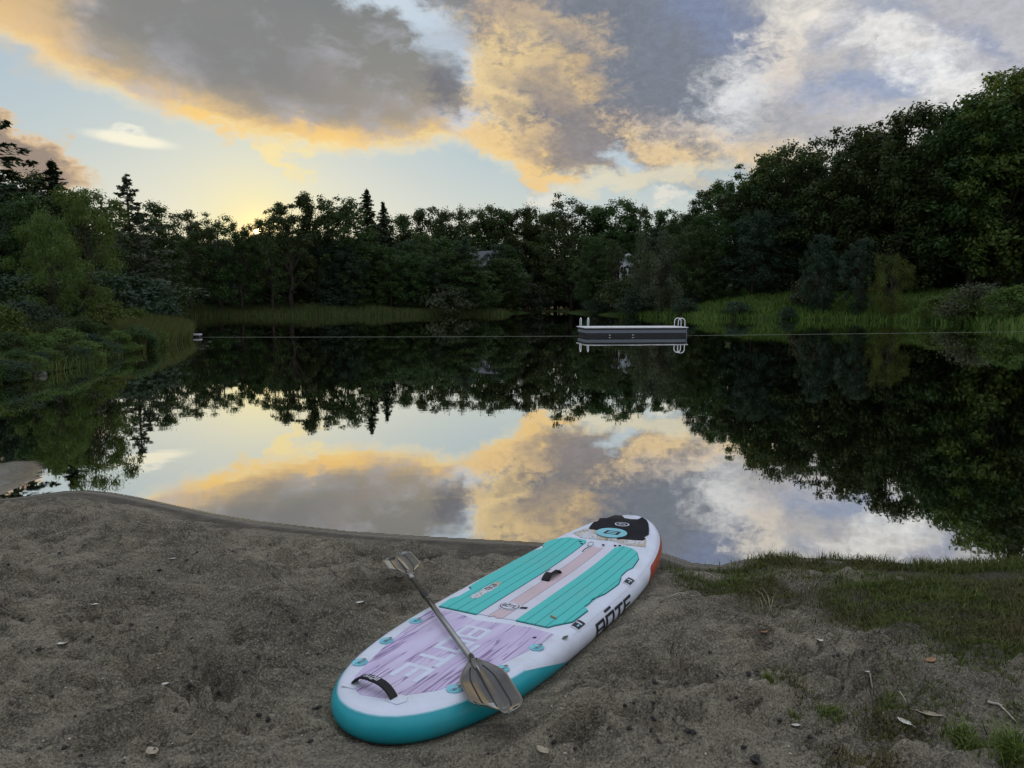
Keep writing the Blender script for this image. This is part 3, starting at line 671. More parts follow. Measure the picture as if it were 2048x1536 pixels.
infill(22, 230, 860, 128, 140, 11.5, 14, "in the wood's middle row", 'inner trees behind the reeds', avoid=GAP)
infill(16, 480, 860, 146, 160, 13, 15.5, "in the wood's back row", 'inner trees behind the reeds', avoid=GAP)
infill(18, 700, 1400, 116, 126, 8, 11.5, "in the wood's front row", 'inner trees behind the raft', avoid=GAP)
infill(22, 660, 1420, 136, 150, 12, 14.5, "in the wood's middle row", 'inner trees behind the raft', avoid=GAP)
infill(22, 660, 1420, 156, 172, 13, 16, "in the wood's back row", 'inner trees behind the raft')
infill(15, 1380, 2350, 101, 106, 9, 13, 'low on the right hillside', 'inner trees of the right hillside', avoid=GAP)
infill(18, 1400, 2400, 107, 114, 13, 17, 'halfway up the right hillside', 'inner trees of the right hillside', avoid=GAP)
infill(14, 1450, 2400, 115, 128, 15, 19, 'high on the right hillside', 'inner trees of the right hillside')
infill(14, -260, 300, 60, 78, 9, 12, "far up the left bank", 'inner trees behind the left bank')
infill(12, -300, 200, 46, 58, 7, 9.5, "nearer on the left bank", 'inner trees behind the left bank')
for px, ty, Y, k in [(955, 543, 122, 'broad1'), (1010, 512, 124, 'broad3'), (925, 500, 123, 'broad2'), (1190, 500, 112, 'high1'), (1252, 548, 108, 'shrub2'), (1300, 500, 110, 'high0'), (1238, 476, 121, 'open0')]:
    tree_px(px, ty, Y, k, M_LEAF, {955: 'low wide tree right below the gable roof of the dark house', 1010: 'wide tree hiding the right side of the gabled house', 925: 'wide tree hiding the left side of the gabled house', 1190: 'high crowned tree left of the pale house wall', 1252: 'bush below the pale house wall', 1300: 'high crowned tree right of the pale house wall', 1238: 'thin tree whose branches cross the pale house wall'}[px], None, 1.7 if k[0] == 'b' else .9 if k[0] == 'o' else 1.2)
# left bank: the near leafy tree and the bushes under it
tree_px(165, 362, 36, 'bank', M_LEAFM, 'leafy slender stemmed tree leaning over the left bank beside the water', None, .66, gap=.8)
tree_px(95, 420, 33, 'bank', M_LEAFM, 'second leafy bank tree just left of the slender stemmed one', None, .62, gap=.8)
def shrub_px(px, topy, Y, key, m, label, group=None, wide=1.0, name='shrub', gap=.3):
    x, Y = land_Y(px, Y, gap); top = at_Y(px, topy, Y); z = hz(top[0], Y)
    return plant(name, key, top[0], Y, max(top[2] - z, .5), m, label, 'bush', group, wide, z=z)
S = lambda: 'shrub%d' % rnd.randrange(4)
W = lambda: 'weed%d' % rnd.randrange(2)
shrub_px(215, 596, 34, 'shrub1', M_LEAFY, 'yellow green bush at the foot of the slender bank tree', None, 1.1)
shrub_px(268, 608, 37, 'shrub2', M_LEAFY, 'yellow green bush nearest the reed tip of the left bank', None, .9)
shrub_px(300, 575, 46, 'shrub0', M_LEAFB, 'blue green bush right of the slender bank tree', None, 1.1)
shrub_px(55, 590, 28, 'shrub3', M_LEAFB, 'feathery grey green bush near the left photo edge', None, 1.1)
shrub_px(-5, 600, 25, 'shrub0', M_LEAFY, 'bright green bush cut by the left photo edge', None, 1.0)
for px, ty, Y in [(-60, 640, 21), (20, 655, 21), (80, 660, 22.5), (130, 650, 25), (180, 662, 27), (225, 660, 31), (30, 690, 20), (95, 690, 21.5), (150, 690, 25), (-80, 690, 19), (245, 640, 35), (-120, 620, 26), (110, 630, 27), (160, 625, 30), (-20, 700, 18.6), (60, 705, 20), (120, 700, 22.5), (185, 690, 26.5), (215, 685, 29.5), (-50, 620, 30), (15, 625, 27), (70, 620, 30), (190, 640, 31), (240, 665, 33)]:
    m = rnd.choice([M_LEAF, M_LEAFY, M_LEAFB, M_LEAFM]); MINE.append((shrub_px(px, ty, Y, W(), m, {M_LEAF.name: 'dark', M_LEAFY.name: 'yellow green', M_LEAFB.name: 'bluish', M_LEAFM.name: 'mid green'}[m.name] + ' weed ' + ('close to the left water edge' if ty > 680 else 'high on the left bank' if ty < 632 else 'midway up the left bank') + (' by the photo edge' if px < 60 else ' below the slender tree' if px < 170 else ' near the reed tip'), 'waterside weeds of the left bank', rnd.uniform(1, 1.5), 'weed_bush'), px))
for k in range(15):
    t_ = k / 14; px = -20 + 330 * t_ + rnd.uniform(-8, 8); wy = float(np.interp(px, [-80, 0, 60, 150, 245, 330], [775, 768, 757, 737, 708, 690])); Yw = at_z(px, wy)[1] + .25
    m = [M_LEAF, M_LEAFB, M_LEAFM][k % 3]
    MINE.append((shrub_px(px, wy - rnd.uniform(34, 62), Yw, W(), m, {M_LEAF.name: 'dark', M_LEAFB.name: 'bluish', M_LEAFM.name: 'mid green'}[m.name] + ' low bush overhanging the left bank water', 'waterside weeds of the left bank', rnd.uniform(1.1, 1.6), 'weed_bush', .05), px))
# right bank bushes
for px, ty, Y, m, lab in [(1365, 592, 84, M_LEAFB, 'rounded dark bush at the water right of the raft'), (1470, 598, 86, M_LEAFB, 'low dark bush on the right bank left of the beached rowboat'), (1575, 610, 85, M_LEAFB, 'small dark bush at the water just left of the beached rowboat'), (1625, 545, 92, M_LEAFG, 'pale sprayed bush under the blue green tree'), (1880, 585, 70, M_LEAFY, 'yellow green bush arching to the water right of the beached rowboat'), (1960, 560, 66, M_LEAFG, 'grey green bush on the meadow near the right edge'), (2035, 565, 60, M_LEAFY, 'yellow green bush cut by the right photo edge'), (1930, 600, 64, M_LEAFY, 'low yellowish bush at the water near the right edge'), (1270, 570, 90, M_LEAFB, 'large rounded bush on the shore behind the middle of the raft'), (1190, 592, 92, M_LEAFB, 'low dark bush on the shore behind the raft handles'), (898, 562, 122, M_LEAFG, 'pale grey green bush on the shore below the gabled house'), (1060, 560, 112, M_NEEDLE, 'black green bush at the end of the reed bed')]:
    shrub_px(px, ty, Y, S(), m, lab, None, rnd.uniform(1.0, 1.5))
for k in range(24):
    px = 300 + k * 36 + rnd.uniform(-12, 12); MINE.append((shrub_px(px, rnd.uniform(558, 592), rnd.uniform(119, 126), S(), rnd.choice([M_LEAF, M_LEAFB, M_LEAFB]), "bush behind the reed bed " + mark(px), 'understory bushes behind the reeds', rnd.uniform(1, 1.7), gap=5), px))
for k in range(30):
    px = 1130 + k * 42 + rnd.uniform(-14, 14); MINE.append((shrub_px(px, rnd.uniform(552, 588) - 20 * (px > 1900), rnd.uniform(100, 106), S(), rnd.choice([M_LEAF, M_LEAF, M_LEAFB]), "bush at the right wood's foot " + mark(px), 'understory bushes of the right wood', rnd.uniform(1, 1.7), gap=6), px))
for k in range(14):
    px = -120 + k * 32 + rnd.uniform(-12, 12); MINE.append((shrub_px(px, rnd.uniform(520, 585), rnd.uniform(40, 52), S(), rnd.choice([M_LEAF, M_LEAFB]), "shaded left bank bush " + mark(px), 'understory bushes of the left bank', rnd.uniform(1, 1.5), gap=2), px))

number_out()
# ------------------------------------------------------------------ grass and reeds
def blades(name, P, hts, wid, mat, seed, bend=.35, kind='stuff', zs=None, seg2=True):
    rng = np.random.default_rng(seed); n = len(P); a = rng.uniform(0, 6.283, n); b = rng.uniform(0, 6.283, n); h = hts * rng.uniform(.55, 1.25, n); w = wid * rng.uniform(.7, 1.3, n)
    z = (height(P) if zs is None else zs) - .01
    base = np.column_stack([P, z]); side = np.column_stack([np.cos(a), np.sin(a), np.zeros(n)]) * w[:, None] / 2
    off = np.column_stack([np.cos(b), np.sin(b), np.zeros(n)]) * (h * bend * rng.uniform(.2, 1.3, n))[:, None]; up = np.array([0, 0, 1.])
    tip = base + off + up * (h * np.sqrt(np.clip(1 - (bend * .8) ** 2, .2, 1)))[:, None]; mid = base + off * .33 + up * (h * .55)[:, None]
    V = np.stack([base - side, base + side, mid + side * .8, mid - side * .8, tip], 1).reshape(-1, 3); i = np.arange(n)[:, None] * 5
    me = mesh_np(name, V, [i + np.array([[0, 1, 2, 3]]), i + np.array([[3, 2, 4]])])
    o = obj(name, me, mat); return tag(o, kind=kind)
def grass_mat(name, a, b_, c):
    m = bpy.data.materials.new(name); m.use_nodes = True; g = G(m.node_tree); p = g.n['Principled BSDF']
    geo = g.new('ShaderNodeNewGeometry'); r = geo.outputs['Random Per Island']
    col = g.mix(r, (*a, 1), (*b_, 1)); col = g.mix(g.rng(g.noise(geo.outputs['Position'], 1.2, 3), .42, .68), col, (*c, 1))
    g.l.new(col, p.inputs['Base Color']); p.inputs['Roughness'].default_value = .6; p.inputs['Specular IOR Level'].default_value = .2
    return m
M_GRASS = grass_mat('short_grass', (.055, .078, .016), (.11, .135, .030), (.10, .090, .032))
M_TUFT = grass_mat('fresh_grass', (.07, .12, .018), (.14, .20, .035), (.10, .13, .03))
M_REED = grass_mat('reeds', (.048, .080, .020), (.072, .105, .028), (.085, .085, .035))
M_BANK = grass_mat('bank_grass_green', (.042, .078, .016), (.082, .122, .026), (.090, .105, .026))
M_BANKR = grass_mat('bank_reed_green', (.055, .075, .016), (.095, .11, .024), (.085, .085, .028))
M_MEADOW = grass_mat('meadow_grass', (.052, .112, .018), (.092, .16, .026), (.105, .145, .032))
rg = np.random.default_rng(77)
def scatter_px(n, px0, px1, Y0, Y1, dmin, dmax, poly=POND):
    Y = np.sqrt(rg.uniform(Y0 ** 2, Y1 ** 2, n)); x = (rg.uniform(px0, px1, n) - 1024) / FPX * Y; P = np.column_stack([x, Y]); d = sdist(P, poly); k = (d > dmin) & (d < dmax); return P[k]
P = scatter_px(130000, 230, 1075, 95, 128, -.6, 9); blades('reeds', P, 1.15 + .9 * np.clip(fbm(P[:, 0] / 5, P[:, 1] / 5, 14, 3) + .1, -.3, .8), .055, M_REED, 1, .3)
P = scatter_px(90000, 1080, 2250, 52, 112, -.2, 16); blades('meadow_grass', P, .75, .11, M_MEADOW, 2, .45)
P = scatter_px(70000, -250, 360, 15, 48, -.05, 9); blades('bank_grass', P, .42, .022, M_BANK, 3, .6)
P = scatter_px(60000, 235, 385, 30, 46, -.35, 3.5); blades('bank_reeds', P, .95, .025, M_BANKR, 4, .35)
# short worn turf on the beach
P = rg.uniform((TURF[:, 0].min(), TURF[:, 1].min()), (min(TURF[:, 0].max(), 6.5), TURF[:, 1].max()), (330000, 2)); w = turf_weight(P); n_ = fbm(P[:, 0] * 1.6, P[:, 1] * 1.6, 51, 4) + .5
P = P[(rg.random(len(P)) < w * np.clip(n_ * 2.6 - .45, .06, 1)) & (sdist(P, POND) > .02)]
hts = (.022 + .035 * np.clip(fbm(P[:, 0] * 2.5, P[:, 1] * 2.5, 52, 3) + .5, 0, 1)) * (1 + 1.2 * (rg.random(len(P)) < .06))
Pn = np.array([on_beach(a, b)[:2] for a, b in zip(rg.uniform(1420, 2048, 5200), rg.uniform(1290, 1536, 5200))]); Pn = Pn + rg.normal(size=Pn.shape) * .01
kn = fbm(Pn[:, 0] * 3.2, Pn[:, 1] * 3.2, 95, 3); fav = ss(Pn[:, 0], .9, 2.3); kn = rg.random(len(Pn)) < np.clip((kn - .06 + .24 * fav) * 2.2, .0, 1)
Pn = np.repeat(Pn[kn], 9, 0); Pn = Pn + rg.normal(size=Pn.shape) * .022
hts = np.concatenate([hts, rg.uniform(.014, .045, len(Pn))]); P = np.concatenate([P, Pn])
edge_ = ss(-sdist(P, POND), -.45, -.05); hts = hts + .05 * edge_ * (rg.random(len(P)) < .5)
blades('turf_grass', P, hts, .0042, M_GRASS, 5, .75, zs=beach_z(P[:, 0], P[:, 1]))
P = rg.uniform((0, 4.6), (6.5, 6.4), (60000, 2)); d_ = sdist(P, POND); P = P[(d_ > -.03) & (d_ < .30) & (turf_weight(P) > .3) & (fbm(P[:, 0] * 3, P[:, 1] * 3, 88, 3) > -.32)]
blades('edge_grass', P, .06 + .05 * (fbm(P[:, 0] * 2, P[:, 1] * 2, 89, 2) + .5), .0045, M_GRASS, 6, .6, zs=beach_z(P[:, 0], P[:, 1]))
def tuft(px, py, r, n, h, label, group=None, m=None, name='grass_tuft'):
    c = on_beach(px, py); q = rg.normal(size=(n, 2)) * r * .24; P = c[:2] + q
    o = blades(name, P, h, .005, m or M_TUFT, int(px), .8, kind='thing', zs=beach_z(P[:, 0], P[:, 1])); return tag(o, label, 'grass tuft', group)
for px, py, r, n, h, lab in [(1536, 1358, .05, 90, .05, 'small bright green grass tuft alone on the sand right of the board'), (1660, 1425, .12, 190, .05, 'low spreading green tuft left of the pale dead leaf'), (1775, 1418, .12, 190, .05, 'low green tuft beside the thin pale twig'), (1930, 1490, .14, 260, .07, 'brightest green tuft in the lower right corner'), (1590, 1432, .05, 60, .04, 'tiny green tuft left of the low spreading tuft'), (2020, 1510, .14, 240, .12, 'tall grass tuft cut by the lower right corner')]:
    tuft(px, py, r, n, h, lab)
for px, py in [(1060, 1079), (1085, 1080), (1100, 1083), (1120, 1085)]:
    tuft(px, py, .07, 50, .06, {1060: 'leftmost', 1085: 'second', 1100: 'third', 1120: 'rightmost'}[px] + ' of four thin grass tufts at the water by the board', 'grass at the water by the board', M_GRASS)
M_STRAW = material('straw', (.30, .27, .18), .7, .3, 20)
for px, py, r, n, h, lab in [(1530, 1225, .10, 26, .14, 'dry straw coloured weed tuft at the edge of the turf'), (1590, 1250, .09, 22, .11, 'smaller dry weed tuft right of the straw coloured one')]:
    tuft(px, py, r, n, h, lab, None, M_STRAW, 'dry_tuft')

# ------------------------------------------------------------------ houses in the wood, raft, float, rope, rowboat
M_ROOF = material('slate_roof', (.08, .083, .10), .7, .2, 2)
M_TRIM = material('white_trim', (.72, .74, .76), .6, .05)
M_WALLG = material('dark_siding', (.07, .075, .08), .8, .2, 3)
M_WALLW = material('white_siding', (.66, .72, .78), .7, .08, 3)
M_GLASS = material('window_glass', (.03, .035, .04), .08, .1, spec=.8)
def house(px, ridge_py, Y, W_, D_, rise, wallm, label, rz):
    rp = at_Y(px, ridge_py, Y); x = rp[0]; g0 = hz(x, Y) - .3; ez = rp[2] - rise
    t = empty('house', (x, Y, g0), rz, label, 'house'); e = ez - g0; hw = W_ / 2; hd = D_ / 2
    m = MB(); m.add([(-hw, -hd, 0), (hw, -hd, 0), (hw, hd, 0), (-hw, hd, 0), (-hw, -hd, e), (hw, -hd, e), (hw, hd, e), (-hw, hd, e), (0, -hd, e + rise), (0, hd, e + rise)],
                    [(0, 1, 5, 8, 4), (2, 3, 7, 9, 6), (0, 4, 7, 3), (1, 2, 6, 5)]); m.build('wall', wallm, t)
    o_ = .45; s = rise / hw; th = .18
    for sg, nm in ((-1, 'roof'), (1, 'roof')):
        m = MB(); a = [(0, e + rise + .05), (sg * (hw + o_), e - s * o_ + .05)]
        v = []
        for yy in (-hd - o_, hd + o_):
            for (xx, zz) in a: v += [(xx, yy, zz), (xx, yy, zz + th)]
        m.add(v, [(0, 1, 3, 2), (4, 6, 7, 5), (1, 5, 7, 3), (0, 2, 6, 4), (2, 3, 7, 6), (0, 4, 5, 1)]); rf = m.build(nm, M_ROOF, t)
        m = MB(); v = []
        for yy in (-hd - o_ - .06, -hd - o_ - .003):
            for (xx, zz) in a: v += [(xx, yy, zz - .12), (xx, yy, zz + th + .02)]
        m.add(v, [(0, 1, 3, 2), (4, 6, 7, 5), (1, 5, 7, 3), (0, 2, 6, 4), (2, 3, 7, 6), (0, 4, 5, 1)]); m.build('barge_board', M_TRIM, rf)
    for wx in (-hw * .45, hw * .45):
        for wz in ((e * .35, e * .8) if e > 3.4 else (e * .55,)):
            m = MB(); m.box((wx, -hd - .03, wz), (1.1, .10, 1.3)); f = m.build('window', M_TRIM, t)
            m = MB(); m.box((wx - .26, -hd - .09, wz), (.42, .03, 1.1)); m.box((wx + .26, -hd - .09, wz), (.42, .03, 1.1)); m.build('pane', M_GLASS, f)
    return t
house(960, 505, 146, 6.6, 8, 2.8, M_WALLG, 'dark house with slate gable roof and white trim half hidden in the wood', math.radians(48))
house(1246, 511, 136, 3.4, 5, 1.0, M_WALLW, 'pale house wall glimpsed between the trees behind the raft', math.radians(10))

M_DECK = material('deck_boards', (.62, .62, .62), .75, .15, 5)
M_FASC = material('weathered_fascia', (.13, .145, .175), .7, .15, 4, stretch=(1, 6, 6))
M_BLACK = material('black_plastic', (.012, .012, .016), .5, .2, 6)
M_RAIL = material('white_rail', (.78, .80, .82), .35, .05)
def raft():
    fl = at_z(1172, 673); fr = at_z(1369, 671.5); ang = math.atan2(fr[1] - fl[1], fr[0] - fl[0]); ang = math.radians(6.0)
    W_ = float(np.linalg.norm((fr - fl)[:2])); D_ = 2.5
    t = empty('swim_raft', (fl[0], fl[1], 0), ang, 'long white decked swim raft with two pairs of looped handrails floating on the pond', 'swim raft')
    top = .54
    m = MB(); m.box((W_ / 2, D_ / 2, .19), (W_ - .10, D_ - .10, .58)); m.build('float_block', M_BLACK, t)
    for c, d in (((W_ / 2, .03, .285), (W_, .06, .18)), ((W_ / 2, D_ - .03, .285), (W_, .06, .18)), ((.03, D_ / 2, .285), (.06, D_ - .124, .18)), ((W_ - .03, D_ / 2, .285), (.06, D_ - .124, .18))):
        m = MB(); m.box(c, d); m.build('fascia', M_FASC, t, bevel=.006)
    m = MB(); m.box((W_ - .02, -.016, .20), (.05, .03, .52)); m.build('corner_post', M_FASC, t, bevel=.006)
    n = 32; bw = (W_ + .16) / n
    for k in range(n):
        m = MB(); m.box((-.08 + bw * (k + .5), D_ / 2, top - .025), (bw - .012, D_ + .14, .05)); m.build('deck_board', M_DECK, t)
    for k in (.235, .465):
        m = MB(); m.box((W_ * k, .04, .075), (.10, .03, .03)); m.tube([(W_ * k - .04, .03, .075), (W_ * k, -.0, .07), (W_ * k + .04, .03, .075)], .010, 5); m.build('tie_cleat', M_RAIL, t)
    def loop(name, p, dvec):
        m = MB(); P = []
        d = Vector(dvec)
        hgt, wd = .52, .42
        for i in range(15):
            a = math.pi * i / 14; P.append(Vector(p) + d * (wd / 2 - wd / 2 * math.cos(a)) + Vector((0, 0, hgt - wd / 2 + math.sin(a) * wd / 2)))
        P = [Vector(p) + Vector((0, 0, -.01))] + P + [Vector(p) + d * wd + Vector((0, 0, -.75))]
        m.tube(P, .024, 8); return m.build(name, M_RAIL, t, True)
    for xx in (.10, .58): loop('handrail', (xx + .05, D_ - .30, top), (0, 1, 0))
    for yy in (.55, 1.25): loop('handrail', (W_ - .35, yy, top), (1, 0, 0))
    for zz in (-.1, -.4):
        m = MB(); m.box((.34, D_ + .12, zz), (.5, .07, .03)); m.build('ladder_step', M_RAIL, t)
        m = MB(); m.box((W_ + .07, .9, zz), (.07, .7, .03)); m.build('ladder_step', M_RAIL, t)
    return fl, W_, ang
RFL, RW, RANG = raft()
M_ROPE = material('pale_rope', (.20, .21, .17), .8, .2, 30)
FLT = at_z(386, 674)
def rope(name, a, b, label):
    m = MB(); a = Vector(a); b = Vector(b); m.tube([a.lerp(b, k / 24) + Vector((0, math.sin(k / 24 * math.pi) * -.25, .008)) for k in range(25)], .0055, 5); return tag(m.build(name, M_ROPE, None, True), label, 'rope')
rope('swim_line', (FLT[0] + .3, FLT[1] - .3, 0), (RFL[0] - .05, RFL[1] + .5, 0), 'thin pale swim line stretched on the water from the small float to the raft')
_re = at_z(2140, 662); rope('swim_line', (RFL[0] + RW * math.cos(RANG), RFL[1] + RW * math.sin(RANG) + .5, 0), (_re[0], _re[1], 0), 'thin pale swim line stretched on the water from the raft to the right shore')
M_FLOAT = material('grey_fibreglass', (.36, .36, .38), .6, .2, 3)
def small_float():
    t = empty('float', (FLT[0], FLT[1], 0), .15, 'small grey flat topped float at the reed tip of the left bank', 'float')
    m = MB(); m.prism([(-.5, -.28), (.42, -.28), (.52, 0), (.42, .28), (-.5, .28)], .10, .19); m.build('deck', M_FLOAT, t, bevel=.02)
    m = MB(); m.prism([(-.46, -.22), (.38, -.22), (.46, 0), (.38, .22), (-.46, .22)], -.12, .098); m.build('hull', M_BLACK, t, bevel=.02)
small_float()
M_BOATP = material('dull_paint', (.10, .13, .15), .5, .2, 4)
def rowboat():
    p = at_z(1690, 637); t = empty('rowboat', (p[0], p[1], .02), math.radians(-12), 'small dark rowboat with pale rim at the grassy right shore', 'rowboat')
    L_, Wd, n = 2.6, .62, 14; V = []; F = []; rim = []
    for i in range(n + 1):
        s = i / n; w = Wd * (1 - max(0, (s - .35) / .65) ** 2.2) * (.82 + .18 * min(1, s * 3)); sh = .42 + .16 * s ** 2
        row = [(-w, sh), (-w * .86, .2), (-w * .55, 0), (0, -.05), (w * .55, 0), (w * .86, .2), (w, sh)]
        V += [(L_ * (s - .5), a, b) for a, b in row]; rim.append((L_ * (s - .5), w, sh))
        if i: F += [((i - 1) * 7 + k, (i - 1) * 7 + k + 1, i * 7 + k + 1, i * 7 + k) for k in range(6)]
    F.append(tuple(range(7)))
    m = MB(); m.add(V, F); h = m.build('hull', M_BOATP, t, True); so = h.modifiers.new('thick', 'SOLIDIFY'); so.thickness = .03
    m = MB(); m.tube([(x, -w, z) for x, w, z in rim] + [(x, w, z) for x, w, z in rim[::-1]], .03, 6); m.build('gunwale', M_RAIL, t, True)
    for xx in (-.6, .3):
        m = MB(); m.box((xx, 0, .30), (.24, 1.0, .03)); m.build('thwart', M_FLOAT, t)
rowboat()

# ------------------------------------------------------------------ the paddle board
def board_print(name, rgb, rough=.55, var=.05, scale=30): return material(name, rgb, rough, var, scale, .4, bump=.12, bscale=400)
M_WHITE = material('white_pvc', (.62, .66, .76), .42, .05, 6, .5)
M_TEALR = material('teal_rail', (.010, .34, .40), .4, .08, 5, .5)
M_PAD = board_print('teal_foam', (.075, .50, .47), .75, .10, 300)
M_GROOVE = board_print('groove', (.02, .10, .11), .8)
M_PINK = board_print('pink_foam', (.56, .44, .47), .8, .08, 300)
M_PALE = board_print('pale_foam', (.60, .60, .68), .8, .06, 300)
M_NOSEP = material('black_foam', (.010, .010, .014), .85, .2, 200, .2)
M_ORANGE = material('orange_stripe', (.36, .06, .03), .45, .12, 8)
M_INK = material('black_print', (.008, .009, .014), .5, .1, 10)
M_RING = material('teal_patch', (.20, .52, .60), .45, .1, 12)
M_STEEL = material('dull_steel', (.32, .34, .36), .3, .1, 12, .5, .8)
M_WEB = material('black_webbing', (.012, .012, .014), .8, .2, 200, .3)
def wood_print():
    m = bpy.data.materials.new('purple_wood_print'); m.use_nodes = True; g = G(m.node_tree); b = g.n['Principled BSDF']; tc = g.new('ShaderNodeTexCoord')
    v = g.vmath('MULTIPLY', tc.outputs['Object'], (17, .55, 1)); v = g.vmath('ADD', v, g.vmath('SCALE', g.noise(g.vmath('MULTIPLY', tc.outputs['Object'], (1, .5, 1)), 6, 2, .5, out='Color'), scale=.5))
    n = g.noise(v, 1.3, 2, .5); big = g.noise(g.vmath('MULTIPLY', tc.outputs['Object'], (9, 1.6, 1)), 1.6, 3)
    col = g.mix(g.rng(big, .35, .65), (.50, .42, .62, 1), (.58, .52, .70, 1))
    wv = g.math('ABSOLUTE', g.math('SUBTRACT', g.math('FRACT', g.math('MULTIPLY', n, 6)), .5))
    col = g.mix(g.math('MULTIPLY', g.math('MULTIPLY', g.rng(wv, .02, .16, 1, 0), g.rng(g.noise(g.vmath('MULTIPLY', tc.outputs['Object'], (6, .8, 1)), 1.5, 3), .22, .44)), .85), col, (.17, .09, .24, 1))
    g.l.new(col, b.inputs['Base Color']); b.inputs['Roughness'].default_value = .6
    return m
M_WOOD = wood_print()
def sandy_print():
    m = bpy.data.materials.new('driftwood_print'); m.use_nodes = True; g = G(m.node_tree); b = g.n['Principled BSDF']; tc = g.new('ShaderNodeTexCoord')
    n = g.noise(g.vmath('MULTIPLY', tc.outputs['Object'], (60, 24, 1)), 1.2, 5, .7, 1.0); n2 = g.noise(tc.outputs['Object'], 9, 3)
    col = g.mix(g.rng(n2, .4, .6), (.55, .56, .60, 1), (.46, .40, .30, 1)); col = g.mix(g.rng(n, .52, .62), col, (.16, .13, .10, 1))
    g.l.new(col, b.inputs['Base Color']); b.inputs['Roughness'].default_value = .7
    return m
M_DRIFT = sandy_print()

for m_, k_ in ((M_WHITE, .75), (M_TEALR, .5), (M_PAD, .5), (M_PINK, .6), (M_PALE, .6), (M_WOOD, .5), (M_NOSEP, .25), (M_WEB, .25)): soil(m_, k_)
BOARD = empty('paddle_board', (0, 0, 0), 0, 'white and teal inflatable paddle board lying on the sand with its nose at the water', 'paddle board'); BOARD.matrix_world = BM
def rail_pts(n=220):
    """outline of the deck edge, counter-clockwise from the tail along the right side, inset by the rail radius; and outward normals"""
    th = np.linspace(-math.pi / 2, math.pi * 1.5, n, endpoint=False)
    u = BL / 2 + np.sin(th) * BL / 2; v = half_width(u) * np.sign(np.cos(th) + 1e-12)
    P = np.column_stack([v, u])
    # even out the spacing along the curve
    Q = np.vstack([P, P[:1]]); s = np.concatenate([[0], np.cumsum(np.linalg.norm(np.diff(Q, axis=0), axis=1))]); t = np.linspace(0, s[-1], n, endpoint=False)
    P = np.column_stack([np.interp(t, s, Q[:, 0]), np.interp(t, s, Q[:, 1])])
    for _ in range(6): P = (np.roll(P, 1, 0) + 2 * P + np.roll(P, -1, 0)) / 4
    T = np.roll(P, -1, 0) - np.roll(P, 1, 0); N = np.column_stack([T[:, 1], -T[:, 0]]); N /= np.linalg.norm(N, axis=1, keepdims=True)
    return P - N * BT / 2, N
RP, RN = rail_pts()
NR = len(RP)
def rail_xyz(i, th, off=0.0):
    i = i % NR; k = int(i); f = i - k; p = RP[k] * (1 - f) + RP[(k + 1) % NR] * f; n = RN[k] * (1 - f) + RN[(k + 1) % NR] * f
    r = BT / 2 + off; x = p + n * r * math.cos(th); return (x[0], x[1], BT / 2 + r * math.sin(th) + float(rocker(x[1])))
def hull():
    V = []; F = []; K = 13
    for i in range(NR):
        for k in range(K): V.append(rail_xyz(i, -math.pi / 2 + math.pi * k / (K - 1)))
    for i in range(NR):
        j = (i + 1) % NR
        for k in range(K - 1): F.append((i * K + k, j * K + k, j * K + k + 1, i * K + k + 1))
    # flat deck and bottom: strips between the mirrored sides
    h = NR // 2
    for row, flip in ((K - 1, False), (0, True)):
        for i in range(h):
            a, b, c, d = i, i + 1, (NR - i - 1) % NR, (NR - i) % NR
            q = [a * K + row, b * K + row, c * K + row, d * K + row]
            q = list(dict.fromkeys(q))
            if len(q) > 2: F.append(tuple(q[::-1] if flip else q))
    m = MB(); m.add(V, F); return m.build('hull', M_WHITE, BOARD, True)
hull()
def nearest_i(u, side=1):
    k = np.argmin(np.abs(RP[:, 1] + RN[:, 1] * BT / 2 - u) + np.where(np.sign(RP[:, 0] + RN[:, 0] * .01) == side, 0, 9)); return int(k)
def rail_patch(name, m, i0, i1, lo, hi, off=.0015, n=8):
    """strip wrapped on the rail between outline indices i0..i1 (may run backwards through the tail); lo, hi: angle as a function of the place 0..1"""
    V = []; F = []; N_ = int(abs(i1 - i0)) + 1
    for a in range(N_ + 1):
        s = a / N_; i = i0 + (i1 - i0) * s
        for k in range(n): V.append(rail_xyz(i, lo(s) + (hi(s) - lo(s)) * k / (n - 1), off))
        if a: F += [((a - 1) * n + k, a * n + k, a * n + k + 1, (a - 1) * n + k + 1) for k in range(n - 1)]
    b = MB(); b.add(V, F); return b.build(name, m, BOARD, True)
iR = nearest_i(1.12, 1); iL = -(NR - nearest_i(1.12, -1))
def tail_hi(s):
    e = min(s, 1 - s) / .17; return math.radians(-70 + 118 * min(1, max(0, e)) ** .7)
rail_patch('tail_wrap', M_TEALR, iL, iR, lambda s: math.radians(-88), tail_hi, .0015, 10)
rail_patch('rail_seam', M_RING, iL + 10, iR - 14, lambda s: math.radians(49), lambda s: math.radians(53), .0022, 3)
for sgn in (1,):
    a, b = nearest_i(2.22, 1), nearest_i(3.06, 1)
    rail_patch('nose_stripe', M_ORANGE, a, b, lambda s: math.radians(-52 + 25 * s + 40 * max(0, .12 - s) / .12 * 0), lambda s: math.radians(-15 + 55 * min(1, s / .12) - 10 * s), .0015, 8)
    rail_patch('stripe_line', M_WHITE, a + 8, b - 8, lambda s: math.radians(-14), lambda s: math.radians(-9), .003, 2)
    a, b = nearest_i(1.12, 1), nearest_i(3.1, 1)
    rail_patch('rail_seam', M_PALE, a, b, lambda s: math.radians(50), lambda s: math.radians(53), .0012, 2)

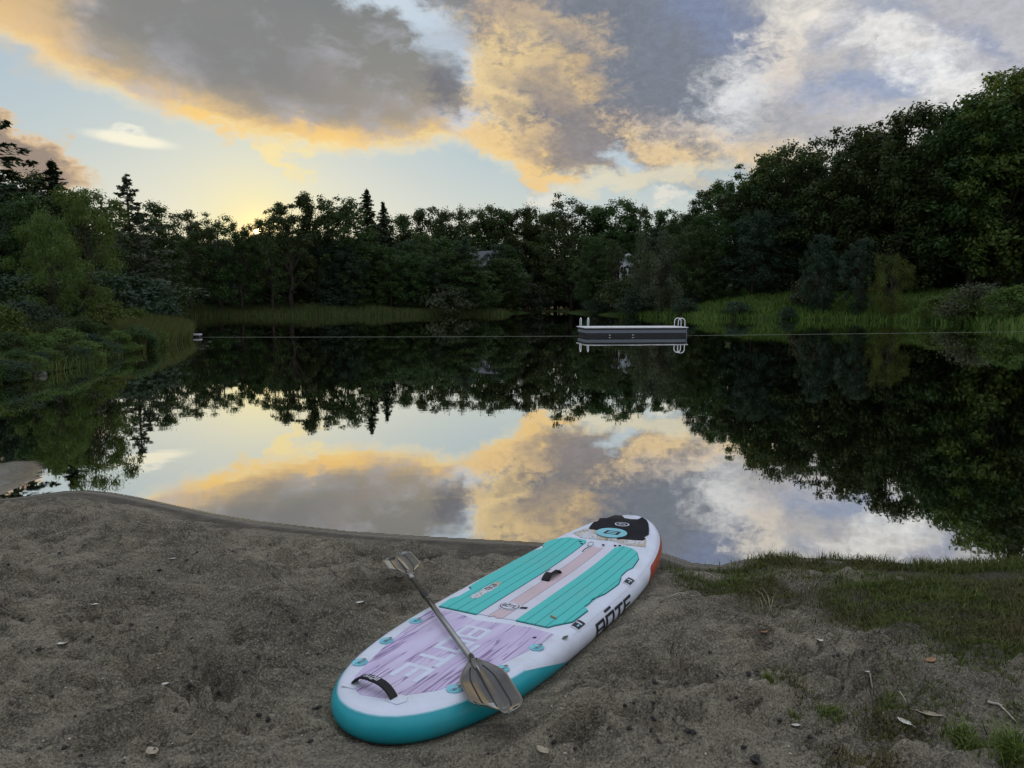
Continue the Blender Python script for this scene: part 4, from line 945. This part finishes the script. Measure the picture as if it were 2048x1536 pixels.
def deck_sheet(name, poly, m, n0=0.0, thick=.004, bevel=0.0, parent=None, smooth=False):
    """flat piece lying on the deck: poly in (u along, v across)"""
    bm = bmesh.new(); vs = [bm.verts.new((v, u, 0)) for u, v in poly]; 
    f = bm.faces.new(vs); f.normal_update()
    if f.normal.z < 0: f.normal_flip()
    us = [p[0] for p in poly]; u = math.ceil(max(min(us), 1.7) / .08) * .08
    while u < max(us):
        bmesh.ops.bisect_plane(bm, geom=bm.verts[:] + bm.edges[:] + bm.faces[:], plane_co=(0, u, 0), plane_no=(0, 1, 0)); u += .08
    r = bmesh.ops.extrude_face_region(bm, geom=bm.faces[:])
    for e in r['geom']:
        if isinstance(e, bmesh.types.BMVert): e.co.z += thick
    for v in bm.verts: v.co.z += BT + n0 + float(rocker(v.co.y))
    bmesh.ops.recalc_face_normals(bm, faces=bm.faces[:])
    me = bpy.data.meshes.new(name); bm.to_mesh(me); bm.free()
    return obj(name, me, m, parent or BOARD)
def clip_v(poly, v0, v1):
    def half(P, lim, sg):
        out = []
        for a, b in zip(P, P[1:] + P[:1]):
            ia, ib = sg * (a[1] - lim) >= 0, sg * (b[1] - lim) >= 0
            if ia: out.append(a)
            if ia != ib:
                t = (lim - a[1]) / (b[1] - a[1]); out.append((a[0] + t * (b[0] - a[0]), lim))
        return out
    return half(half(poly, v0, 1), v1, -1)
LEFT = [(1.083, -.361), (1.20, -.372), (1.262, -.350), (1.40, -.352), (1.425, -.385), (1.62, -.396), (1.76, -.392), (1.97, -.396), (2.10, -.388), (2.215, -.380), (2.26, -.35), (2.31, -.345), (2.335, -.372), (2.40, -.378), (2.475, -.355), (2.554, -.276), (2.548, -.134), (2.515, -.119), (1.267, -.119), (1.085, -.116)]
RIGHT = [(1.112, .112), (1.112, .299), (1.148, .316), (1.238, .380), (1.418, .386), (1.463, .345), (1.52, .350), (1.584, .338), (1.64, .352), (1.701, .368), (1.88, .376), (1.97, .356), (2.02, .338), (2.131, .335), (2.189, .350), (2.355, .330), (2.47, .275), (2.51, .236), (2.539, .153), (2.479, .112)]
gw = .0022
for poly, bounds in ((LEFT, [-.45, -.305, -.243, -.180, -.10]), (RIGHT, [.10, .165, .227, .290, .352, .45])):
    for a, b in zip(bounds, bounds[1:]):
        q = clip_v(poly, a + gw, b - gw)
        if len(q) > 2: deck_sheet('foam_plank', q, M_PAD, .002, .006)
    deck_sheet('pad_base', [(u + .004 * (1 if u > 1.8 else -1), v * 1.012) for u, v in poly], M_GROOVE, .0004, .0022)
deck_sheet('center_strip', [(1.096, -.112), (1.10, -.052), (2.455, -.052), (2.47, -.112)], M_PALE, .001, .004)
deck_sheet('center_strip', [(1.09, -.048), (1.112, -.02), (1.095, .0), (1.108, .035), (2.455, .035), (2.45, -.048)], M_PINK, .001, .004)
deck_sheet('center_strip', [(1.105, .039), (1.118, .109), (2.475, .109), (2.46, .039)], M_PALE, .001, .004)
deck_sheet('nose_base_pad', [(2.592, -.19), (2.655, -.288), (2.772, -.235), (2.80, -.19), (2.80, .20), (2.70, .262), (2.586, .296), (2.575, .16), (2.612, .05)], M_DRIFT, .0006, .003)
NOSE = [(2.772, -.212), (2.84, -.222), (2.898, -.226), (2.926, -.205), (2.985, -.212), (3.005, -.165), (3.075, -.125), (3.085, -.07), (3.043, -.035), (3.038, .02), (3.05, .07), (3.10, .085), (3.06, .135), (3.0, .172), (2.90, .212), (2.816, .240), (2.745, .226), (2.722, .25), (2.688, .240), (2.664, .11), (2.650, .06), (2.70, .075), (2.755, -.10), (2.765, -.165)]
deck_sheet('nose_pad', NOSE, M_NOSEP, .0042, .004)
disc = [(2.737 + math.cos(a) * .088, -.016 + math.sin(a) * .116) for a in np.linspace(0, 2 * math.pi, 40, endpoint=False)]
dd = deck_sheet('nose_emblem', disc, M_RING, .0088, .003)
# block letters as sets of rectangles on a 1 x 1 cell: (x0, y0, x1, y1)
GLY = {'B': [(0, 0, .18, 1), (.18, .82, .85, 1), (.18, .42, .9, .58), (.18, 0, .9, .18), (.72, .58, .88, .82), (.74, .18, .92, .42)],
       'O': [(0, 0, .18, 1), (.18, .82, .74, 1), (.18, 0, .74, .18), (.74, 0, .92, 1), (.12, 1.14, .80, 1.30)],
       'T': [(0, .82, .92, 1), (.37, 0, .56, .82)],
       'E': [(0, .82, .9, 1), (0, .41, .75, .59), (0, 0, .9, .18), (0, .18, .18, .41), (0, .59, .18, .82)]}
def word_rects(word, slant=0.0, gap=.12):
    out = []; x = 0
    for ch in word:
        for a, b, c, d in GLY[ch]: out.append([(x + a + slant * b, b), (x + c + slant * b, b), (x + c + slant * d, d), (x + a + slant * d, d)])
        x += .92 + gap
    return out, x - gap
def deck_word(name, word, org, ex, ey, m, n0, parent=None, thick=.001, slant=0.0):
    """letters on the deck: org, ex (one cell along the reading direction), ey (one cell up) in (u, v)"""
    R_, w = word_rects(word, slant); b = MB()
    for q in R_:
        n = 6; V = []
        for k in range(n + 1):
            for (A, B_) in ((q[0], q[3]), (q[1], q[2])):
                x = A[0] + (B_[0] - A[0]) * k / n; y = A[1] + (B_[1] - A[1]) * k / n
                u = org[0] + ex[0] * x + ey[0] * y; v = org[1] + ex[1] * x + ey[1] * y; V.append((v, u, BT + n0 + float(rocker(u))))
        b.add(V, [(2 * k, 2 * k + 1, 2 * k + 3, 2 * k + 2) for k in range(n)])
    return b.build(name, m, parent or BOARD)
deck_word('emblem_letter', 'B', (2.705, .045), (0, -.125), (.068, 0), M_INK, .0124, dd)
oval = [(2.92 + math.cos(a) * .036, -.006 + math.sin(a) * .056) for a in np.linspace(0, 2 * math.pi, 28, endpoint=False)]
ov = deck_sheet('oval_badge', oval, M_PALE, .0086, .0015)
deck_sheet('badge_ring', [(2.92 + math.cos(a) * .028, -.006 + math.sin(a) * .046) for a in np.linspace(0, 2 * math.pi, 28, endpoint=False)], M_NOSEP, .0103, .001, parent=ov)
deck_word('badge_lettering', 'BOTE', (2.908, -.034), (0, .0142), (.022, 0), M_PALE, .0118, ov)
PURP = [(.118, -.075), (.145, -.13), (.225, -.204), (.354, -.245), (.562, -.300), (.831, -.352), (1.0, -.374), (1.058, -.35), (1.06, -.215), (1.02, -.075), (1.055, .08), (1.075, .216), (1.055, .365), (.921, .362), (.62, .295), (.42, .24), (.305, .19), (.218, .105), (.15, .06)]
deck_sheet('tail_graphic', PURP, M_WOOD, .0005, .0012)
M_LETTER = board_print('pale_lettering', (.60, .65, .76), .5)
deck_word('tail_lettering', 'BOTE', (.95, -.085), (-.158, 0), (0, .155), M_LETTER, .0024)
# oval badge on the foam, small wordmark on the left pad
for rr, m_, n0 in ((1.0, M_PALE, .0062), (.86, M_INK, .0074), (.78, M_PALE, .0086)):
    q = [(1.266 + math.cos(a) * .058 * rr, -.016 + math.sin(a) * .066 * rr) for a in np.linspace(0, 2 * math.pi, 30, endpoint=False)]
    last = deck_sheet('oval_emblem', q, m_, n0, .001)
deck_word('emblem_lettering', 'BOTE', (1.245, -.058), (0, .021), (.036, 0), M_INK, .0104, last)
deck_sheet('badge_tab', [(1.262, .05), (1.282, .05), (1.292, .085), (1.272, .085)], M_INK, .0082, .002)
pl = deck_sheet('pad_wordmark', [(1.255, -.262), (1.30, -.292), (1.36, -.285), (1.45, -.296), (1.55, -.284), (1.585, -.262), (1.53, -.236), (1.42, -.228), (1.36, -.238), (1.29, -.232)], M_DRIFT, .0084, .001)
deck_word('pad_lettering', 'EB', (1.52, -.282), (-.05, 0), (0, .034), M_INK, .0098, pl)
# rail words and badges
def rail_word(name, word, u0, du, t0, dt, m, off=.003):
    R_, w = word_rects(word); b = MB(); i0 = nearest_i(u0, 1); step = np.linalg.norm(RP[i0 + 1] - RP[i0])
    for q in R_:
        n = 5; V = []
        for k in range(n + 1):
            for (A, B_) in ((q[0], q[3]), (q[1], q[2])):
                x = A[0] + (B_[0] - A[0]) * k / n; y = A[1] + (B_[1] - A[1]) * k / n; V.append(rail_xyz(i0 + x * du / step, math.radians(t0 + dt * y), off))
        b.add(V, [(2 * k, 2 * k + 1, 2 * k + 3, 2 * k + 2) for k in range(n)])
    return b.build(name, m, BOARD)
rail_word('rail_lettering', 'BOTE', 1.37, .128, -38, 66, M_INK)
for u0, nm in ((1.20, 'rail_badge'), (1.94, 'rail_badge')):
    i0 = nearest_i(u0, 1); st = np.linalg.norm(RP[i0 + 1] - RP[i0]); w_ = .085 / st
    pt = rail_patch(nm, M_PALE, i0 - .012 / st, i0 + w_ + .012 / st, lambda s: math.radians(48), lambda s: math.radians(89), .0025, 6)
    q = rail_patch('badge_print', M_INK, i0, i0 + w_, lambda s: math.radians(54), lambda s: math.radians(88), .0042, 6); q.parent = pt
    i1 = i0 + .012 / st
    q = rail_patch('badge_print', M_RING, i1, i1 + .026 / st, lambda s: math.radians(64), lambda s: math.radians(70), .006, 3); q.parent = pt
    q = rail_patch('badge_print', M_PALE, i1 + .034 / st, i1 + .046 / st, lambda s: math.radians(60), lambda s: math.radians(84), .006, 3); q.parent = pt
# rings, handles
def dz(u): return BT + float(rocker(u))
for u, v in [(.86, -.352), (.589, -.325), (.346, -.279), (.348, .248), (.602, .330), (.875, .362)]:
    q = [(u + math.cos(a) * .036, v + math.sin(a) * .036) for a in np.linspace(0, 2 * math.pi, 22, endpoint=False)]
    p = deck_sheet('ring_patch', q, M_RING, .002, .003)
    b = MB(); b.box((v, u, dz(u) + .0075), (.018, .050, .005)); b.build('ring_strap', M_RING, p)
    b = MB(); cc = Vector((v, u, dz(u) + .013)); b.tube([cc + Vector((.019 * math.cos(a) + .008, .019 * math.sin(a), .008 * math.cos(a))) for a in np.linspace(0, 2 * math.pi, 17)], .0028, 6, False); b.build('ring', M_STEEL, p, True)
def strap(name, A, B_, rise, w, m, n=14, parent=None):
    b = MB(); V = []; A = Vector(A); B_ = Vector(B_); d = (B_ - A).normalized(); s = Vector((-d.y, d.x, 0)) * w / 2
    for k in range(n + 1):
        t = k / n; p = A.lerp(B_, t); p.z += rise * (1 - abs(2 * t - 1) ** 3.0)
        V += [p - s, p + s, p + s * .9 + Vector((0, 0, .008)), p - s * .9 + Vector((0, 0, .008))]
    F = []
    for k in range(n):
        for j in range(4): F.append((k * 4 + j, k * 4 + (j + 1) % 4, k * 4 + 4 + (j + 1) % 4, k * 4 + 4 + j))
    F += [(0, 3, 2, 1), (n * 4, n * 4 + 1, n * 4 + 2, n * 4 + 3)]
    b.add(V, F); return b.build(name, m, parent or BOARD)
for v0, sg in ((-.165, -1), (.085, 1)):
    deck_sheet('handle_patch', [(.135, v0 - .035), (.20, v0 - .035), (.205, v0 + .035), (.14, v0 + .035)] if sg < 0 else [(.13, v0 - .04), (.19, v0 - .04), (.20, v0 + .03), (.165, v0 + .05), (.125, v0 + .03)], M_WHITE, .0012, .003)
hd = strap('tail_handle', (-.165, .185, BT + .004), (.075, .158, BT + .004), .045, .042, M_WEB)
HV = [hd.data.vertices[i].co.copy() for i in range(len(hd.data.vertices))]
b = MB()
Rr, ww = word_rects('BOTE')
def on_strap(s, y):                                        # s along the strap 0..1, y across 0..1
    k = s * 14; i = min(int(k), 13); f = k - i; lo = HV[i * 4 + 3].lerp(HV[i * 4 + 7], f); hi = HV[i * 4 + 2].lerp(HV[i * 4 + 6], f); p = lo.lerp(hi, y); return p + Vector((0, 0, .0015))
for q in Rr:
    V = []
    for k in range(4):
        for (A, B_) in ((q[0], q[3]), (q[1], q[2])):
            x = A[0] + (B_[0] - A[0]) * k / 3; y = A[1] + (B_[1] - A[1]) * k / 3; V.append(on_strap(.62 - .36 * x / ww, .82 - .58 * y))
    b.add(V, [(2 * k, 2 * k + 1, 2 * k + 3, 2 * k + 2) for k in range(3)])
b.build('handle_lettering', M_PALE, hd)
ch = strap('center_handle', (-.035, 1.725, dz(1.725) + .005), (-.035, 1.905, dz(1.905) + .005), .028, .055, M_WEB)
b = MB(); b.box((-.035, 1.815, dz(1.8) + .0440), (.026, .07, .002)); b.build('handle_badge', M_PALE, ch)
b = MB(); cc = Vector((-.06, 2.464, dz(2.464) + .016)); b.tube([cc + Vector((.02 * math.cos(a), .02 * math.sin(a), .009 * math.sin(a))) for a in np.linspace(0, 2 * math.pi, 17)], .0032, 6, False); b.build('ring', M_STEEL, BOARD, True)
b = MB(); b.tube([(-.06, 2.43, dz(2.43) + .007), (-.068, 2.38, dz(2.38) + .007), (-.062, 2.33, dz(2.33) + .0065)], .003, 5); b.build('ring_cord', M_WEB, BOARD, True)
b = MB(); b.tube([(-.02, 3.12, dz(3.12) + .012), (-.01, 3.135, dz(3.13) + .03), (.0, 3.12, dz(3.12) + .012)], .004, 6); b.build('nose_ring', M_STEEL, BOARD, True)
b = MB()
for v in (-.08, -.03, .01): b.box((v * .0 - .0, 0, 0), (0.0001, 0.0001, 0.0001))
for (u, v) in [(2.50, -.155), (2.462, -.128), (2.50, .02), (2.52, .10), (2.53, .13)]: b.box((v, u, dz(u) + .009), (.018, .010, .007))
b.build('bungee_anchor', M_WEB, BOARD)

# ------------------------------------------------------------------ the paddle
def smoked():
    m = bpy.data.materials.new('smoked_plastic'); m.use_nodes = True; g = G(m.node_tree); b = g.n['Principled BSDF']; tc = g.new('ShaderNodeTexCoord')
    n = g.noise(tc.outputs['Object'], 6, 4); g.l.new(g.mix(n, (.15, .145, .13, 1), (.32, .31, .28, 1)), b.inputs['Base Color'])
    b.inputs['Roughness'].default_value = .075; b.inputs['Metallic'].default_value = .85; b.inputs['Specular IOR Level'].default_value = .9
    return m
M_BLADE = smoked(); M_SHAFT = material('alloy_shaft', (.27, .265, .25), .25, .1, 8, .6, .95)
def paddle():
    loc = lambda u, v, n: BM @ Vector((v, u, BT + n))
    A = loc(.560, .200, .030); Bq = loc(1.268, -.70, .062)       # where the shaft meets the near and the far blade
    t = empty('paddle', A, 0, 'double bladed smoky paddle laid across the board with one blade off its left side', 'paddle')
    X = (Bq - A); L_ = X.length; X.normalize(); up = Vector(_n2); Yv = up.cross(X).normalized(); Zv = X.cross(Yv)
    R = Matrix((X, Yv, Zv)).transposed(); t.rotation_euler = R.to_euler()
    b = MB(); b.tube([(0, 0, .0), (L_, 0, 0)], .0145, 14); b.build('shaft', M_SHAFT, t, True)
    b = MB(); b.tube([(L_ * .70, 0, 0), (L_ * .70 + .012, 0, 0), (L_ * .70 + .07, 0, 0), (L_ * .70 + .08, 0, 0)], [.0147, .0172, .0172, .0147], 14); f = b.build('ferrule', M_BLACK, t, True)
    b = MB(); b.tube([(L_ * .66, 0, .016), (L_ * .66, 0, .0195)], [.005, .003], 8); b.build('snap_button', M_STEEL, f)
    def blade(x0, sg, roll, ln, wd, curl, yaw):
        V = []; F = []; na, nb = 22, 17
        for a in range(na + 1):
            s = a / na; w = wd * (.16 + .84 * math.sin(min(1, s / .45) * math.pi / 2) ** 1.1) * (1 if s < .78 else math.sqrt(max(.0, 1 - ((s - .78) / .222) ** 2.6)))
            for c in range(nb + 1):
                q = 2 * c / nb - 1; y = q * w / 2
                spine = .013 * math.exp(-(q / .09) ** 2) * max(0, 1 - s * 1.15) ** .6; rib = 0
                cup = .016 * q * q + curl * s * s
                V.append((sg * (ln * s * (1 - .10 * q * s)), y, cup + spine + float(rib)))
        for a in range(na):
            for c in range(nb):
                i = a * (nb + 1) + c; F.append((i, i + 1, i + nb + 2, i + nb + 1))
        b = MB(); b.add(V, F); o = b.build('blade', M_BLADE, t, True)
        so = o.modifiers.new('thick', 'SOLIDIFY'); so.thickness = .004; so.offset = 0
        for q0 in (4, 9, 13):
            b = MB(); b.tube([Vector(V[a * (nb + 1) + q0]) + Vector((0, 0, .002)) for a in range(3, na - 1)], [.0035 if q0 != 9 else .005 * (1 - a / 26) + .0015 for a in range(3, na - 1)], 6); b.build('blade_rib', M_BLACK, o, True)
        o.location = (x0, 0, 0); o.rotation_euler = (roll, 0, yaw)
        b = MB(); b.tube([(-.05 * sg, 0, 0), (.02 * sg, 0, 0), (.07 * sg, 0, .004), (.12 * sg, 0, .004)], [.0168, .0175, .014, .006], 12); b.build('blade_socket', M_SHAFT, o, True)
    blade(-.01, -1, math.radians(-5), .47, .205, .018, math.radians(-5))
    blade(L_ + .01, 1, math.radians(-3), .41, .21, -.006, 0)
paddle()

# ------------------------------------------------------------------ litter on the sand
M_DLEAF = material('dead_leaf', (.34, .29, .21), .8, .25, 30); M_PLEAF = material('pale_leaf', (.58, .57, .50), .8, .1, 30); M_RUST = material('rust_leaf', (.30, .16, .08), .8, .25, 30); M_GLEAF = material('dull_green_leaf', (.06, .09, .06), .6, .2, 30)
M_TWIG = material('pale_twig', (.42, .38, .31), .8, .2, 40); M_STONE = material('dark_pebble', (.02, .019, .018), .7, .3, 20)
def leaf(p, ln, wd, rz, m, label, group=None, curl=.2, name='fallen_leaf', n2=None):
    V = []; F = []; n = 8
    for k in range(n + 1):
        s = k / n; w = wd * math.sin(math.pi * min(1, s * .96 + .02)) ** .8 * (1.15 - .4 * s); zc = curl * ln * (s - .5) ** 2
        V += [(ln * (s - .5), -w / 2, zc + curl * w * .4), (ln * (s - .5), 0, zc), (ln * (s - .5), w / 2, zc + curl * w * .5)]
        if k: F += [(3 * k - 3, 3 * k - 2, 3 * k + 1, 3 * k), (3 * k - 2, 3 * k - 1, 3 * k + 2, 3 * k + 1)]
    b = MB(); b.add(V, F); b.tube([(-ln * .5, 0, curl * ln * .25), (-ln * .72, 0, curl * ln * .2)], ln * .012, 4); o = b.build(name, m, None, True); o.location = p; o.rotation_euler = (rnd.uniform(-.12, .12), rnd.uniform(-.1, .1), rz)
    so = o.modifiers.new('thick', 'SOLIDIFY'); so.thickness = .0012
    return tag(o, label, 'leaf', group)
def twig(p, q, label, r=.0035, group=None):
    a = on_beach(*p); c = on_beach(*q); b = MB(); P = []; A = Vector(a); D_ = Vector(c)
    for k in range(7):
        t = k / 6; w = A.lerp(D_, t); side = Vector((-(D_ - A).y, (D_ - A).x, 0)) * (.08 * math.sin(t * 5) + .03 * rnd.uniform(-1, 1)); w += side; w.z = float(beach_z(w.x, w.y)) + r * 1.2; P.append(w)
    b.tube(P, [r * (1.1 - .6 * k / 6) for k in range(7)], 6); mid = P[3]; b.tube([P[2], P[2] + (P[4] - P[2]) * .5 + Vector((.02, .015, .004))], [r * .5, r * .25], 5)
    return tag(b.build('twig', M_TWIG, None, True), label, 'twig', group)
def gp(px, py, up=.009): p = on_beach(px, py); return (p[0], p[1], p[2] + up)
leaf(gp(1809, 1449), .075, .035, 1.9, M_PLEAF, 'pale oval dead leaf on the sand near the lower right corner')
leaf(gp(1858, 1432), .10, .035, -.4, M_DLEAF, 'long tan dead leaf right of the pale oval leaf')
leaf(gp(1862, 1324), .06, .04, .3, M_RUST, 'rust brown leaf in the grass at the right')
leaf(gp(1640, 1284), .045, .035, 1.2, M_PLEAF, 'small white leaf scrap at the lower edge of the turf')
leaf(gp(1733, 1347), .035, .018, .1, M_PLEAF, 'tiny pale leaf beside the short pale twig')
leaf(gp(1529, 1267), .05, .03, .4, M_RUST, 'small rust leaf below the dry weed tufts')
leaf(gp(1085, 1505), .07, .04, 2.2, M_DLEAF, 'tan leaf on the sand below the board tail')
leaf(gp(304, 1507), .075, .045, 2.4, M_DLEAF, 'crumpled tan leaf on the sand in the lower left')
leaf(gp(126, 1290), .05, .035, .4, M_PLEAF, 'pale leaf scrap on the sand at the far left')
leaf(gp(332, 1371), .05, .018, .5, M_PLEAF, 'narrow whitish leaf on the sand left of the board tail')
leaf(gp(1592, 1455), .045, .02, .2, M_PLEAF, 'pale leaf scrap left of the low spreading tuft')
leaf(gp(188, 1212), .05, .02, .1, M_PLEAF, 'pale narrow leaf high on the left sand')
leaf(gp(345, 1120), .06, .02, .1, M_PLEAF, 'pale leaf on the left sand near the water')
leaf(gp(720, 1208), .05, .025, .3, M_PLEAF, 'white scrap on the sand under the far paddle blade')
twig((1798, 1385), (1815, 1414), 'thin pale twig upright in the photo beside the low green tuft')
twig((1741, 1352), (1756, 1374), 'short pale twig on the sand below the turf', .003)
twig((1975, 1405), (2036, 1446), 'long bent pale twig at the right edge', .006)
twig((1490, 1258), (1510, 1267), 'little pale twig right of the board in the worn grass', .0025)
twig((1412, 1147), (1436, 1160), 'pale straw stalk lying near the water right of the board nose', .004)
twig((1335, 1194), (1390, 1190), 'pale stalk lying by the right side of the board', .003)
twig((1590, 1288), (1635, 1282), 'dark looking stalk beside the white leaf scrap', .003)
_lp = BM @ Vector((.425, 1.06, BT - .004)); lo = leaf(_lp, .045, .022, .8, M_GLEAF, 'small dull green leaf on the white rail of the board', curl=.1)
_lp = BM @ Vector((.27, 1.231, BT + .010)); leaf(_lp, .05, .02, 2.2, M_RUST, 'brown leaf lying on the right teal foam of the board', curl=.15)
_lp = BM @ Vector((.30, .97, BT + .004)); leaf(_lp, .022, .012, .3, M_INK, 'black speck of leaf on the purple print at right', curl=.1)
def pebble(px, py, s, m, label, group, name='pebble'):
    p = on_beach(px, py); rg_ = np.random.default_rng(int(px * 7 + py)); bm = bmesh.new(); bmesh.ops.create_icosphere(bm, subdivisions=2, radius=s)
    for v in bm.verts: v.co = Vector((v.co.x * 1.2, v.co.y * .9, v.co.z * .6)) * (1 + .18 * rg_.normal())
    me = bpy.data.meshes.new(name); bm.to_mesh(me); bm.free(); o = obj(name, me, m); o.location = (p[0], p[1], p[2] + s * .25); o.rotation_euler = (0, 0, rnd.uniform(0, 6)); return tag(o, label, 'pebble', group)
rb = random.Random(21)
for k in range(46): pebble(rb.uniform(0, 640), rb.uniform(1090, 1530), rb.uniform(.005, .012), M_STONE, 'small dark pebble on the open sand left of the board', 'dark pebbles on the left sand')
for k in range(40):
    px, py = rb.uniform(1060, 1700), rb.uniform(1290, 1530)
    if py > 1480 - (px - 1060) * .5: pebble(px, py, rb.uniform(.005, .013), M_STONE, 'small dark pebble on the sand right of the board', 'dark pebbles on the right sand')
pebble(1511, 1522, .022, M_STONE, 'largest black pebble at the bottom edge right of the board', None)
M_LIGHTP = material('pale_grit', (.40, .36, .30), .8, .2, 20)
for k in range(50): pebble(rb.uniform(0, 640) if k % 2 else rb.uniform(1080, 1700), rb.uniform(1300, 1530), rb.uniform(.003, .006), M_LIGHTP, 'tiny pale stone on the sand', 'tiny pale stones on the sand')
def litter(name, n, m, smin, smax, seed, flat):
    rr = np.random.default_rng(seed); P = np.column_stack([rr.uniform(-3.2, 3.4, n), 2.1 + 5.2 * rr.random(n) ** 1.4]); d = sdist(P, POND); Q = np.column_stack([P, np.zeros(n)]) - BP; u = Q @ _f; v = Q @ _r2
    cl = fbm(P[:, 0] * 1.3, P[:, 1] * 1.3, seed, 3) + .5
    P = P[(d > .12) & ((np.abs(v) > half_width(u) + .0) | (u < 0) | (u > BL)) & (rr.random(n) < cl * 1.3 - .2)]; n = len(P); z = beach_z(P[:, 0], P[:, 1])
    s = smin + (smax - smin) * rr.random(n) ** 3; a = rr.uniform(0, 6.283, n); c = np.column_stack([P, z])
    B0 = np.array([[1.3, 0, 0], [.1, .6, .05], [-1.1, .1, 0], [-.2, -.7, .05], [.1, .05, .8]]) * np.array([1, 1, flat])
    V = B0[None] * (1 + .35 * rr.normal(size=(n, 5, 1))); ca, sa = np.cos(a)[:, None], np.sin(a)[:, None]
    V = np.stack([V[..., 0] * ca - V[..., 1] * sa, V[..., 0] * sa + V[..., 1] * ca, V[..., 2]], -1) * s[:, None, None] + c[:, None, :]
    i = np.arange(n)[:, None] * 5; F = np.concatenate([i + np.array([[k, (k + 1) % 4, 4]]) for k in range(4)])
    tag(obj(name, mesh_np(name, V.reshape(-1, 3), F), m), kind='stuff')
M_CHIP = material('bark_chips', (.045, .036, .028), .9, .4, 60, .2)
litter('sand_litter', 6500, M_CHIP, .002, .010, 301, .6)
litter('sand_grit', 6500, M_LIGHTP, .0015, .0055, 302, .9)
M_ROCK = material('shore_rock', (.10, .09, .08), .8, .3, 6)
for px, py, s, lab in [(62, 752, .28, 'dark rock at the water under the left bank bushes')]:
    p = at_z(px, py); bm = bmesh.new(); bmesh.ops.create_icosphere(bm, subdivisions=3, radius=s)
    for v in bm.verts: v.co = Vector((v.co.x * 1.6, v.co.y, v.co.z * .6)) * (1 + .25 * float(vnoise(np.array([v.co.x * 9 + 40]), np.array([v.co.y * 9 + v.co.z * 7 + 40]), 9)[0]))
    me = bpy.data.meshes.new('rock'); bm.to_mesh(me); bm.free(); o = obj('rock', me, M_ROCK); o.location = (p[0], p[1], .02); tag(o, lab, 'rock')
